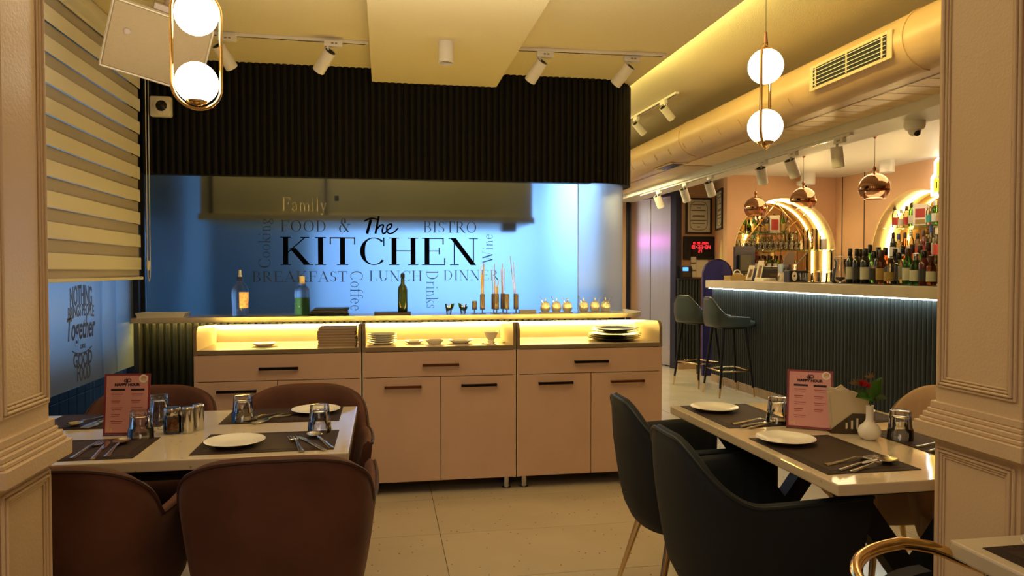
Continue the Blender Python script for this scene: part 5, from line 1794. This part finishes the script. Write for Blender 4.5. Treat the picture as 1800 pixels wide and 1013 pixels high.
for i, (y, ro, lb) in enumerate(((8.05, 0.5, 'first'), (7.30, 0.6, 'second'), (6.70, 0.6, 'third'), (5.70, 0.8, 'fourth'), (5.25, 0.4, 'fifth'), (4.66, 0.1, 'sixth'))):
    make_spot('white track spotlight on the beam, %s counted from the lift doors' % lb, 'track spotlights on the beam', (3.14, y, 2.24 - 0.018), -PI / 2, 0.55 if i < 5 else 0.12, r=0.042, L=0.125, roll=ro)


def cyl_light(label, loc, r, h, group):
    t = thing('surface_downlight', label, 'ceiling light', loc, 0, group)
    MB().lathe([(r, 0), (r, -h), (r * 0.9, -h), (r * 0.8, -h + 0.02), (r * 0.8, -0.01)], 32, cap=False).build('housing', M['white_lamp'], t, smooth=40)
    MB().lathe([(r * 0.82, -h + 0.012), (r * 0.45, -h + 0.03), (1e-5, -h + 0.032)], 32, cap=False).build('reflector', M['reflector'], t, smooth=60)
    return t


cyl_light('white cylinder downlight fixed under the ceiling soffit', (0.345, 4.05, 2.56), 0.043, 0.115, 'cylinder downlights')
cyl_light('white cylinder downlight on the bar ceiling near the end wall', (5.15, 8.22, 2.5), 0.085, 0.14, 'cylinder downlights')
cyl_light('white cylinder downlight on the bar ceiling by the right niche', (5.40, 7.12, 2.5), 0.075, 0.13, 'cylinder downlights')


def dome_cam(label, loc, r, look):
    t = thing('dome_camera', label, 'camera', loc, look, 'dome cameras')
    MB().lathe([(r, 0), (r, -0.03), (r * 0.85, -0.05), (r * 0.7, -0.055)], 28).build('camera_base', M['white_lamp'], t, smooth=50)
    MB().sphere((0, 0, -0.055), r * 0.62, 24).build('camera_ball', M['white_lamp'], t, smooth=True)
    MB().sphere((0, -r * 0.36, -0.075), r * 0.34, 20).build('lens', M['lens'], t, smooth=True)
    return t


dome_cam('white dome camera on the beam, near the right pillar', (3.30, 4.10, 2.24), 0.062, 0.0)
dome_cam('white dome camera beside the copper pendant at the bar end', (5.20, 8.40, 2.42), 0.085, 0.0)
sc_ = thing('security_camera', 'small square white camera high on the left of the black fascia', 'camera', (-1.378, 4.945, 2.335))
MB().box(-0.064, 0.064, -0.030, 0.022, -0.064, 0.064, 0.014, 3).build('camera_body', M['white'], sc_, smooth=50)
m9 = Matrix.Translation((0.010, -0.030, 0)) @ Matrix.Rotation(PI / 2, 4, 'X')
MB().lathe([(0.056, 0), (0.054, 0.010), (0.036, 0.016), (0.033, 0.010)], 32, cap=False).build('lens_ring', M['white'], sc_, smooth=60, mtx=m9)
MB().lathe([(0.034, 0.0), (0.034, 0.011), (0.020, 0.015), (1e-5, 0.017)], 28).build('lens', M['lens'], sc_, smooth=60, mtx=m9)

# wall speaker
sp = thing('wall_speaker', 'cream box speaker with woven grille tilted down at the upper left', 'speaker', (0, 0, 0))
c_ = at_y(277, 84, 3.40)
sp.location = c_
sp.rotation_euler = (0.42, 0.20, 0.36)
mb = MB()
mb.prism([(-0.205, 0.0), (0.205, 0.0), (0.165, 0.20), (-0.165, 0.20)], -0.15, 0.15)
bmesh.ops.bevel(mb.bm, geom=mb.bm.edges[:], offset=0.012, segments=3, affect='EDGES')
mb.build('speaker_box', M['speaker'], sp, smooth=40)
MB().box(-0.192, 0.192, -0.006, 0.004, -0.138, 0.138, 0.003, 1).build('grille', M['speaker_grille'], sp)
mb = MB(); mb.tube([(-0.196, -0.004, -0.142), (0.196, -0.004, -0.142), (0.196, -0.004, 0.142), (-0.196, -0.004, 0.142)], 0.004, 6, closed=True)
mb.build('grille_edge', M['white'], sp)
MB().lathe([(0.014, 0), (0.014, 0.002), (0.010, 0.003), (1e-5, 0.003)], 20).build('badge', M['grey_metal'], sp, mtx=Matrix.Translation((-0.125, -0.006, 0.028)) @ Matrix.Rotation(PI / 2, 4, 'X'))
MB().box(-0.05, 0.05, 0.02, 0.12, 0.149, 0.18, 0.004).build('bracket', M['grey_metal'], sp)
MB().tube([(0, 0.07, 0.165), (0, 0.13, 0.27)], 0.014, 10).build('bracket_arm', M['grey_metal'], sp)


def copper_pendant(label, y, x=4.1):
    t = thing('copper_pendant', label, 'lamp', (x, y, 2.5), 0, 'copper globe pendants over the bar')
    MB().lathe([(0.065, 0), (0.065, -0.022), (1e-5, -0.022)], 28, cap=True).build('ceiling_rose', M['slate'], t, smooth=40)
    MB().lathe([(0.045, -0.0225), (0.012, -0.075), (0.004, -0.085), (1e-5, -0.085)], 24).build('rose_cone', M['copper'], t, smooth=60)
    MB().tube([(0, 0, -0.08), (0, 0, -0.33)], 0.0025, 6).build('cord', M['bronze'], t)
    MB().lathe([(0.010, -0.315), (0.016, -0.335), (0.010, -0.355), (0.012, -0.365), (0.030, -0.392)], 20).build('neck', M['copper'], t, smooth=60)
    R_ = 0.125
    zc = -0.50
    n = 20
    up = [(max(0.02, R_ * math.sin(a)), zc + R_ * math.cos(a)) for a in [0.18 + (PI / 2 + 0.12 - 0.18) * i / n for i in range(n + 1)]]
    lo = [(R_ * math.sin(a), zc + R_ * math.cos(a)) for a in [PI / 2 + 0.12 + (0.72) * i / 10 for i in range(11)]]
    MB().lathe(up, 36, cap=False).build('shade_top', M['copper'], t, smooth=80)
    MB().lathe(lo, 36, cap=False).build('shade_bottom', M['copper_clear'], t, smooth=80)
    MB().sphere((0, 0, zc + 0.03), 0.03, 16).build('bulb', M['white_lamp'], t, smooth=True)
    return t


copper_pendant('copper globe pendant over the bar, furthest, before the arched niche', 7.56)
copper_pendant('copper globe pendant over the bar, middle one of three', 6.62)
copper_pendant('copper globe pendant over the bar, nearest the right pillar', 5.56)

# ================================================================== FAR WALL THINGS
def certificate(name, label, loc, w2, h2, rz=0.0):
    """w2, h2 outer size; front faces local -Y"""
    t = thing(name, label, 'picture', loc, rz, 'framed certificates')
    w_, h_ = w2 / 2, h2 / 2

    def bx(nm, a, b, c, d, e, f, m, par=t):
        return MB().box(a, b, e, f, c, d).build(nm, m, par)
    fw_ = 0.022
    for (a, b, c, d) in ((-w_, w_, h_ - fw_, h_), (-w_, w_, -h_, -h_ + fw_), (-w_, -w_ + fw_, -h_ + fw_, h_ - fw_), (w_ - fw_, w_, -h_ + fw_, h_ - fw_)):
        bx('frame_bar', a, b, c, d, -0.03, -0.001, M['photo_frame'])
    sh = bx('certificate_sheet', -w_ + fw_, w_ - fw_, -h_ + fw_, h_ - fw_, -0.014, -0.004, M['paper'])
    for zz, ww in ((0.62, 0.5), (0.45, 0.16), (0.30, 0.55), (0.02, 0.45), (-0.04, 0.5), (-0.25, 0.62), (-0.42, 0.5), (-0.62, 0.12)):
        bx('print_line', -w_ * ww, w_ * ww, zz * h_ - 0.006, zz * h_ + 0.006, -0.015, -0.014, M['gilt'], sh)
    mb = MB()
    mb.tube([(w_ * 0.68 * math.copysign(abs(math.cos(a)) ** 0.45, math.cos(a)), -0.015, h_ * 0.78 * math.copysign(abs(math.sin(a)) ** 0.45, math.sin(a))) for a in [2 * PI * i / 40 for i in range(40)]], 0.004, 4, closed=True)
    mb.build('ornament', M['gilt'], sh)
    return t


certificate('certificate_frame', 'framed ornate certificate on the tan wall above the red digital clock', (4.251, 9.4, 2.049), 0.372, 0.488)
certificate('certificate_frame', 'narrow framed certificate seen edge-on, right of the ornate one', (4.395, 9.03, 2.105), 0.50, 0.53, -1.86)
ck = thing('digital_clock', 'black digital wall clock with red LED digits', 'clock', (4.255, 9.385, 1.61))
MB().box(-0.222, 0.222, -0.02, 0.013, -0.158, 0.158, 0.006).build('clock_case', M['slate'], ck)
fc = MB().box(-0.18, 0.18, -0.0215, -0.020, -0.12, 0.12).build('clock_face', M['lens'], ck)
SEG = {'0': 'abcdef', '1': 'bc', '2': 'abged', '3': 'abgcd', '4': 'fgbc', '5': 'afgcd', '6': 'afgedc', '7': 'abc', '8': 'abcdefg', '9': 'abcdfg', ':': ':', '.': '.'}


def digits(s, cx, cz, h, name, par):
    w_ = h * 0.55; st = h * 0.85; mb = MB(); x = cx - st * (len(s) - 1) / 2
    for chh in s:
        for g in SEG.get(chh, ''):
            q = {'a': (-w_ / 2, w_ / 2, h / 2, h / 2), 'd': (-w_ / 2, w_ / 2, -h / 2, -h / 2), 'g': (-w_ / 2, w_ / 2, 0, 0), 'f': (-w_ / 2, -w_ / 2, 0, h / 2), 'b': (w_ / 2, w_ / 2, 0, h / 2),
                 'e': (-w_ / 2, -w_ / 2, -h / 2, 0), 'c': (w_ / 2, w_ / 2, -h / 2, 0), ':': (0, 0, -h * .2, h * .2), '.': (0, 0, -h / 2, -h * .4)}[g]
            e = h * 0.07
            mb.box(x + q[0] - e, x + q[1] + e, -0.0235, -0.0215, cz + q[2] - e, cz + q[3] + e)
        x += st
    mb.build(name, M['red_led'], par)


digits('10.08.2024', 0.01, 0.065, 0.028, 'date_digits', fc)
digits('10:33:04', 0.01, 0.012, 0.044, 'time_digits', fc)
digits('27', 0.01, -0.045, 0.032, 'temperature_digits', fc)
ph = thing('desk_phone', 'black card terminal with blue lit screen on the host stand', 'telephone', (3.94, 9.09, 1.2003), 0.1)
MB().prism([(-0.02, 0), (0.08, 0), (0.08, 0.03), (0.03, 0.16), (0.0, 0.16), (-0.02, 0.12)], -0.085, 0.085, lambda u, v, d: (d, u, v)).build('terminal_body', M['slate'], ph)
MB().box(-0.055, 0.025, -0.025, -0.0195, 0.095, 0.145).build('screen', M['screen_blue'], ph)
MB().box(-0.06, 0.06, -0.024, -0.0195, 0.02, 0.075).build('keypad', M['steel_dark'], ph)
so = thing('wall_sockets', 'column of cream wall sockets beside the card terminal', 'socket', (4.17, 9.392, 1.30))
for k in range(3):
    MB().box(-0.04, 0.04, -0.03, 0.006, -0.09 + k * 0.10, -0.01 + k * 0.10, 0.006).build('socket_unit', M['white'], so)
MB().box(0.045, 0.22, -0.006, 0.006, -0.09, 0.19, 0.003).build('back_board', M['paper'], so)

# ================================================================== BAR TOP THINGS
ZB = 1.1875


def bx_(px, x):
    """Y on the plane X=x of a picture column"""
    r = ray(px, 480)
    return r[1] * (x / r[0])


def make_bottle(label, x, y, z, r, h, body, cap, lab, group, neck=0.36, shoulder=0.12, capm=0.22, wide=1.0, name='bottle'):
    t = thing(name, label, 'bottle', (x, y, z), 0.3, group)
    nr = min(r * 0.42, 0.016)
    hb = h * (1 - neck); hs = hb + h * shoulder
    MB().lathe([(r * 0.9, 0), (r, h * 0.02), (r, hb * 0.92), (r * 0.93, hb), (nr * 1.3, hs), (nr, hs + h * 0.04), (nr, h * (1 - capm * 0.6))], 20).build('bottle_body', body, t, smooth=60)
    MB().lathe([(nr * 1.25, h * (1 - capm)), (nr * 1.35, h * (1 - capm) + 0.002), (nr * 1.3, h * 0.985), (nr, h), (1e-5, h)], 16).build('bottle_cap', cap, t, smooth=50)
    if lab:
        MB().lathe([(r * 1.015, hb * 0.18), (r * 1.015, hb * 0.72)], 20, cap=False).build('bottle_label', lab, t, smooth=60)
    return t


M['b_green'] = glass_mat('green_bottle_glass', (0.10, 0.36, 0.08), 0.25)
M['b_amber'] = glass_mat('amber_bottle_glass', (0.36, 0.14, 0.03), 0.3)
M['b_dark'] = mat('black_bottle_glass', (0.010, 0.012, 0.008), 0.06, coat=0.6)
M['b_red'] = mat('dark_red_bottle', (0.10, 0.012, 0.010), 0.08, coat=0.6)
M['b_clear'] = ware_mat('clear_bottle_glass', (0.94, 0.96, 0.90), 0.45)
M['l_white'] = mat('white_bottle_label', (0.55, 0.52, 0.45), 0.6)
M['l_gold'] = mat('ochre_bottle_label', (0.35, 0.22, 0.06), 0.5)
M['l_black'] = mat('black_bottle_label', (0.02, 0.018, 0.016), 0.5)
M['l_teal'] = mat('teal_bottle_label', (0.05, 0.30, 0.28), 0.5)
M['l_red'] = mat('red_bottle_label', (0.40, 0.04, 0.03), 0.5)
M['cap_blue'] = mat('blue_bottle_cap', (0.04, 0.08, 0.35), 0.3)
M['cap_brown'] = mat('brown_bottle_cap', (0.06, 0.02, 0.012), 0.35)

cf = thing('glass_carafe', 'clear glass carafe with waisted neck at the left end of the bottle row', 'carafe', (3.98, bx_(1477, 3.98), 1.1935))
MB().lathe([(0.055, 0), (0.070, 0.005), (0.072, 0.05), (0.050, 0.15), (0.042, 0.175), (0.050, 0.20), (0.052, 0.21), (0.048, 0.21), (0.038, 0.175), (0.046, 0.15), (0.067, 0.05), (1e-5, 0.012)], 32, cap=False).build('carafe_body', M['glass'], cf, smooth=70)
MB().tube([(-0.045, 0, 0.20), (-0.06, 0, 0.225), (0, 0, 0.235), (0.05, 0, 0.222)], 0.003, 8).build('carafe_clip', M['steel'], cf, smooth=True)
ordn = ['first', 'second', 'third', 'fourth', 'fifth', 'sixth', 'seventh', 'eighth', 'ninth', 'tenth', 'eleventh', 'twelfth', 'thirteenth', 'fourteenth', 'fifteenth', 'sixteenth', 'seventeenth', 'eighteenth', 'nineteenth', 'twentieth']
front = [(1494, 'b_dark', 'china_black', 'l_white', .033, .30, 'dark'), (1506, 'b_dark', 'china_black', 'l_black', .035, .295, 'black'), (1521, 'b_dark', 'china_black', 'l_white', .040, .295, 'dark squat'), 
         (1536, 'b_clear', 'china_black', 'l_black', .038, .27, 'clear'), (1549, 'b_amber', 'cap_brown', 'l_gold', .040, .275, 'amber'), (1565, 'b_clear', 'cap_brown', 'l_gold', .046, .21, 'clear rounded'),
         (1580, 'b_clear', 'china_black', None, .034, .25, 'plain clear'), (1596, 'b_green', 'cap_brown', 'l_white', .040, .28, 'green'), (1610, 'b_green', 'steel', 'l_white', .042, .24, 'green broad'), (1624, 'b_red', 'china_black', 'l_black', .038, .26, 'dark red'), (1637, 'b_amber', 'cap_brown', 'l_white', .034, .22, 'small amber')]
for i, (px, b_, c_, l_, r, h, nm_) in enumerate(front):
    make_bottle('%s bottle in the front row on the bar, %s from the carafe' % (nm_, ordn[i]), 3.99, bx_(px, 3.99), 1.1933, r, h, M[b_], M[c_], M[l_] if l_ else None, 'front row of bottles on the bar')
back = [(1512, 'b_dark', 'china_black', 'l_black', .033, .30, 'black'), (1529, 'b_green', 'china_black', 'l_white', .034, .335, 'bright green'), (1544, 'b_dark', 'china_black', 'l_gold', .036, .31, 'black'), (1556, 'b_amber', 'china_black', 'l_white', .036, .305, 'amber'),
        (1573, 'b_dark', 'china_black', 'l_black', .034, .29, 'black'), (1587, 'b_clear', 'china_black', 'l_white', .036, .31, 'clear'), (1603, 'b_amber', 'cap_brown', 'l_gold', .036, .32, 'amber'), (1617, 'b_green', 'cap_brown', 'l_white', .036, .31, 'green'), (1631, 'b_red', 'cap_brown', 'l_red', .036, .33, 'dark red')]
for i, (px, b_, c_, l_, r, h, nm_) in enumerate(back):
    make_bottle('%s bottle in the second row on the bar, %s from the left' % (nm_, ordn[i]), 4.20, bx_(px, 4.20), 1.1933, r, h, M[b_], M[c_], M[l_], 'second row of bottles on the bar')

# cashier things on the far part of the bar
pm = thing('cashier_monitor', 'blue-black back of the cashier monitor at the far end of the bar', 'monitor', (4.25, bx_(1308, 4.25), ZB), 0.18)
MB().box(-0.15, 0.15, -0.012, 0.012, 0.07, 0.40, 0.008).build('screen_housing', M['monitor_back'], pm)
MB().box(-0.10, 0.08, -0.05, -0.012, 0.10, 0.30, 0.01).build('rear_box', M['slate'], pm)
MB().box(-0.02, 0.02, 0.0, 0.02, 0.01, 0.08).build('stand_neck', M['slate'], pm)
MB().box(-0.10, 0.10, -0.08, 0.08, 0.0, 0.012, 0.003, 1).build('stand_base', M['slate'], pm)
rp = thing('receipt_printer', 'low black receipt printer on the bar behind the white cards', 'printer', (4.15, bx_(1350, 4.15), ZB), 0.1)
MB().box(-0.14, 0.14, -0.11, 0.11, 0.0, 0.14, 0.012).build('printer_body', M['slate'], rp)
MB().box(-0.10, 0.10, -0.08, 0.02, 0.14, 0.155, 0.004).build('printer_lid', M['lens'], rp)
MB().box(-0.06, 0.06, -0.113, -0.11, 0.05, 0.08).build('paper_slot', M['steel_dark'], rp)
sh = thing('steel_canister', 'shiny steel canister holding a leaning grey card on the bar', 'canister', (4.08, bx_(1383, 4.08), ZB + 0.0), 0)
MB().lathe([(0.085, 0), (0.09, 0.005), (0.09, 0.175), (0.084, 0.175), (0.082, 0.01), (1e-5, 0.008)], 32, cap=False).build('canister_body', M['steel'], sh, smooth=50)
MB().prism([(-0.05, 0.12), (0.07, 0.12), (0.09, 0.30), (0.02, 0.31), (-0.03, 0.25)], -0.004, 0.004, lambda u, v, d: (u, d, v)).build('grey_card', M['grey_metal'], sh)
MB().tube([(0.07, 0, 0.12), (0.26, 0.05, 0.30)], 0.009, 8).build('long_ladle', M['steel_dark'], sh)
for k, (px, h, lb) in enumerate(((1316, 0.17, 'smaller slanted white card standee on the bar'), (1332, 0.22, 'taller slanted white card standee on the bar'))):
    st_ = thing('card_standee', lb, 'standee', (3.92, bx_(px, 3.92), ZB), 0.0, 'white card standees on the bar')
    MB().prism([(-0.035, 0), (0.03, 0), (0.075, h), (0.012, h)], -0.004, 0.004, lambda u, v, d: (u, d, v)).build('card', M['paper'], st_)
    MB().prism([(-0.012, 0.04), (0.022, 0.04), (0.05, h * 0.75), (0.016, h * 0.75)], -0.006, -0.0045, lambda u, v, d: (u, d, v)).build('dark_print', M['edge_band'], st_)
    MB().box(-0.035, 0.05, -0.02, 0.03, 0.0, 0.006).build('standee_foot', M['slate'], st_)
pp = thing('paper_stack', 'loose stack of white papers on the bar before the printer', 'papers', (3.93, bx_(1346, 3.93), ZB), 0.2)
for k in range(4):
    MB().box(-0.09 + 0.004 * k, 0.09 - 0.006 * k, -0.07, 0.07 + 0.004 * k, k * 0.009, k * 0.009 + 0.008, 0.002, 1).build('paper_bundle', M['paper'], pp)
rb = thing('round_logo_box', 'black box with a round white emblem on the bar', 'box', (3.93, bx_(1394, 3.93), ZB), 0)
MB().box(-0.07, 0.13, -0.05, 0.05, 0.0, 0.115, 0.006).build('box_body', M['slate'], rb)
o = MB().lathe([(0.034, 0), (0.034, 0.002), (1e-5, 0.002)], 28).build('round_emblem', M['paper'], rb, mtx=Matrix.Translation((-0.015, -0.0505, 0.058)) @ Matrix.Rotation(PI / 2, 4, 'X') @ Matrix.Diagonal((0.8, 1.35, 1, 1)))
MB().lathe([(0.010, 0), (0.010, 0.001), (1e-5, 0.001)], 20).build('emblem_mark', M['ink'], rb, mtx=Matrix.Translation((-0.015, -0.0527, 0.062)) @ Matrix.Rotation(PI / 2, 4, 'X'))
for k, (px, r, h) in enumerate(((1412, 0.045, 0.085), (1421, 0.042, 0.085), (1434, 0.036, 0.09), (1447, 0.042, 0.085))):
    t = thing('bar_tumbler', 'clear tumbler on the bar right of the black box, %s in the row' % ordn[k], 'glass', (3.95, bx_(px, 3.95), 1.1935), 0, 'tumblers on the bar')
    MB().lathe([(r * 0.72, 0), (r * 0.78, 0.004), (r, h), (r * 0.95, h), (r * 0.75, 0.014), (1e-5, 0.012)], 24, cap=False).build('tumbler', M['glass'], t, smooth=60)
cl = thing('ochre_basket', 'low ochre wooden box with folded cloth at the far end of the bar', 'box', (3.98, bx_(1293, 3.98), ZB), 0.1)
MB().box(-0.11, 0.09, -0.07, 0.07, 0.0, 0.055, 0.004).build('box_body', M['skin_wood'], cl)
MB().sphere((0.03, 0, 0.06), 0.06, 20, 0.45).build('cloth_fold', M['skin_wood'], cl, smooth=True)
MB().tube([(0.0 + 0.045 * math.cos(a), -0.03, 0.075 + 0.045 * math.sin(a)) for a in [PI * i / 10 for i in range(11)]], 0.006, 8).build('white_handle', M['white'], cl, smooth=True)

# ================================================================== NICHE THINGS
# glass shelves
ns = thing('niche_shelf', 'green-edged glass shelf crossing the arched niche on the end wall', 'shelf', (5.05, YE + 0.13, 1.558), 0, 'glass niche shelves')
MB().box(-0.695, 0.695, -0.11, 0.20, 0, 0.012, 0.001, 1).build('shelf_glass', M['shelf_glass'], ns)
ns2 = thing('niche_shelf', 'upper glass shelf in the arched niche on the end wall', 'shelf', (5.0, YE + 0.24, 1.78), 0, 'glass niche shelves')
MB().box(-0.42, 0.30, -0.08, 0.09, 0, 0.010, 0.001, 1).build('shelf_glass', M['shelf_glass'], ns2)
for s in (-1, 1):
    mb = MB(); mb.tube([(s * 0.36 - 0.06, 0, 0.0), (s * 0.36 - 0.06, 0.02, -0.21)], 0.004, 6); mb.build('shelf_support', M['steel'], ns2)
for k, (a, b) in enumerate((((4.47, 1.62), (4.98, 2.20)), ((4.50, 2.05), (4.86, 1.80)), ((4.90, 2.20), (5.46, 1.62)), ((5.06, 1.82), (5.38, 2.06)))):
    t = thing('hanging_rod', 'thin brass rod crossing the end-wall niche, %s of four' % ordn[k], 'rod', (0, YE + 0.045 - 0.012 * k, 0), 0, 'brass rods in the niche')
    MB().tube([(a[0], 0, a[1]), (b[0], 0, b[1])], 0.006, 6).build('rod_bar', M['gold'], t)
Z1 = 1.5702


def wine_glass(label, x, y, z, r, h, group):
    t = thing('wine_glass', label, 'glass', (x, y, z), 0, group)
    MB().lathe([(r * 0.72, 0), (r, h * 0.28), (r * 0.8, h * 0.50), (0.006, h * 0.58), (0.004, h * 0.62), (0.004, h * 0.96), (r * 0.85, h * 0.99), (r * 0.85, h)], 16, cap=False).build('glass_body', M['glass_thin'], t, smooth=60)
    return t


for k in range(13):
    wine_glass('upturned wine glass, %s from the left in the front row of the end-wall niche' % ordn[k], 4.43 + k * 0.073, YE + 0.05, Z1, 0.033, 0.155, 'front row of upturned wine glasses in the niche')
for k in range(14):
    wine_glass('upturned tall wine glass, %s from the left in the rear row of the end-wall niche' % ordn[k], 4.46 + k * 0.068, YE + 0.125, Z1, 0.031, 0.235, 'rear row of upturned wine glasses in the niche')
for k in range(6):
    t = thing('highball_glass', 'tall highball glass in the end-wall niche, %s of the %s three' % (ordn[k % 3], 'front' if k < 3 else 'rear'), 'glass', (5.42 + (k % 3) * 0.062 - (k // 3) * 0.01, YE + 0.04 + (k // 3) * 0.09, Z1), 0, 'highball glasses in the niche')
    MB().lathe([(0.024, 0), (0.026, 0.004), (0.029, 0.27), (0.027, 0.27), (0.024, 0.012), (1e-5, 0.01)], 18, cap=False).build('glass_body', M['glass_thin'], t, smooth=60)
cw = thing('white_jar', 'white cylindrical jar at the right end of the niche shelf', 'jar', (5.63, YE + 0.08, Z1))
MB().lathe([(0.045, 0), (0.047, 0.004), (0.047, 0.125), (0.044, 0.13), (1e-5, 0.13)], 24).build('jar_body', M['china'], cw, smooth=50)
MB().lathe([(0.048, 0.1305), (0.048, 0.142), (1e-5, 0.144)], 24).build('jar_lid', M['white'], cw, smooth=50)
Z2 = 1.7902
for k, (x, b_, h) in enumerate(((4.74, 'b_green', .26), (4.80, 'b_green', .19), (4.86, 'b_dark', .18), (4.92, 'b_clear', .26), (5.16, 'b_green', .27), (5.22, 'b_clear', .22))):
    make_bottle('bottle on the upper shelf of the end-wall niche, %s from the left' % ordn[k], x, YE + 0.24, Z2, 0.026, h, M[b_], M['cap_brown'], M['l_gold'], 'bottles on the upper niche shelf')
pf = thing('picture_frame', 'small framed reddish picture among bottles on the upper niche shelf', 'picture', (5.04, YE + 0.24, Z2), 0)
MB().box(-0.07, 0.07, 0, 0.012, 0.0, 0.23, 0.003, 1).build('frame', M['white'], pf)
MB().box(-0.05, 0.05, -0.0015, 0.0, 0.04, 0.18).build('print', M['l_red'], pf)
for k in range(8):
    b_ = ('b_clear', 'b_amber', 'b_clear', 'b_green')[k % 4]
    make_bottle('bottle on the sill of the end-wall niche, %s from the left' % ordn[k], 4.66 + k * 0.085, YE + 0.16, 1.30, 0.03, 0.20, M[b_], M['cap_brown'], M['l_white'], 'bottles below the shelf in the end-wall niche')
ns3 = thing('niche_shelf', 'lower glass shelf in the arched niche on the end wall', 'shelf', (5.05, YE + 0.16, 1.288), 0, 'glass niche shelves')
MB().box(-0.695, 0.695, -0.10, 0.16, 0, 0.0115, 0.001, 1).build('shelf_glass', M['shelf_glass'], ns3)
# right wall niche
for (z, lb) in ((1.785, 'upper'), (1.42, 'lower')):
    t = thing('niche_shelf', '%s glass shelf in the arched niche of the right wall' % lb, 'shelf', (XR + 0.13, 7.10, z), 0, 'glass niche shelves')
    hw_ = 0.62 if z > 1.6 else 0.735
    MB().box(-0.11, 0.15, -hw_, hw_, 0, 0.012, 0.001, 1).build('shelf_glass', M['shelf_glass'], t)
up_ = [(1572, 'b_clear', 'cap_brown', 'l_red', .24), (1583, 'b_clear', 'l_white', 'l_white', .19), (1592, 'b_clear', 'cap_brown', 'l_red', .22), (1601, 'b_green', 'china_black', 'l_white', .25), (1632, 'b_clear', 'steel', 'l_teal', .22), (1642, 'b_green', 'l_white', 'l_white', .24), (1652, 'b_clear', 'cap_brown', 'l_gold', .23)]
for k, (px, b_, c_, l_, h) in enumerate(up_):
    x = XR + 0.10
    make_bottle('bottle on the upper shelf of the right niche, %s from the left' % ordn[k], x, bx_(px, x), 1.7972, 0.032, h * 1.08, M[b_], M[c_], M[l_], 'bottles on the upper shelf of the right niche')
pf = thing('picture_frame', 'cream framed red print standing among bottles in the right niche', 'picture', (XR + 0.10, bx_(1616, XR + 0.10), 1.7972), -PI / 2 + 0.35)
MB().box(-0.085, 0.085, 0, 0.014, 0.0, 0.24, 0.003, 1).build('frame', M['white'], pf)
MB().box(-0.055, 0.055, -0.0015, 0.0, 0.09, 0.19).build('print', M['l_red'], pf)
MB().box(-0.055, 0.055, -0.0015, 0.0, 0.02, 0.07).build('print', M['l_gold'], pf)
lo_ = [(1569, 'b_dark', 'china_black', 'l_white', .31), (1579, 'b_clear', 'cap_blue', 'l_white', .29), (1590, 'b_amber', 'cap_brown', 'l_white', .30), (1600, 'b_clear', 'steel', 'l_white', .33), (1612, 'b_clear', 'china_black', 'l_red', .28), (1623, 'b_red', 'cap_brown', 'l_red', .31), (1636, 'b_clear', 'cap_blue', 'l_white', .36), (1646, 'b_clear', 'l_white', 'l_red', .33)]
for k, (px, b_, c_, l_, h) in enumerate(lo_):
    x = XR + 0.08
    make_bottle('bottle on the lower shelf of the right niche, %s from the left' % ordn[k], x, bx_(px, x), 1.4322, 0.034, h, M[b_], M[c_], M[l_], 'bottles on the lower shelf of the right niche')
# neon light box
nb = thing('neon_sign', 'yellow stepped light box with white neon outline by the right pillar', 'sign', (XR - 0.03, 6.585, 2.26))
ol = [(0.22, -0.16), (0.22, 0.02), (0.18, 0.05), (0.18, 0.17), (0.14, 0.20), (-0.22, 0.20), (-0.22, -0.16)]
MB().prism([(a, b) for a, b in ol], -0.01, 0.01, lambda u, v, d: (d, u, v)).build('sign_board', M['white'], nb)
for (a, b, c, d) in ((-0.19, 0.195, -0.13, 0.0), (-0.19, 0.155, 0.035, 0.17)):
    pn = MB().box(-0.022, -0.0105, a, b, c, d, 0.002, 1).build('yellow_panel', M['neon_yellow'], nb)
    for kk in range(6):
        y = b - 0.03 - kk * 0.055
        MB().box(-0.0235, -0.022, y - 0.018, y, c + 0.03, d - 0.03).build('panel_mark', M['ink'], pn)
MB().tube([(-0.015, a * 1.06, b * 1.06) for a, b in ol], 0.009, 8, closed=True).build('neon_tube', M['neon_white'], nb, smooth=True)
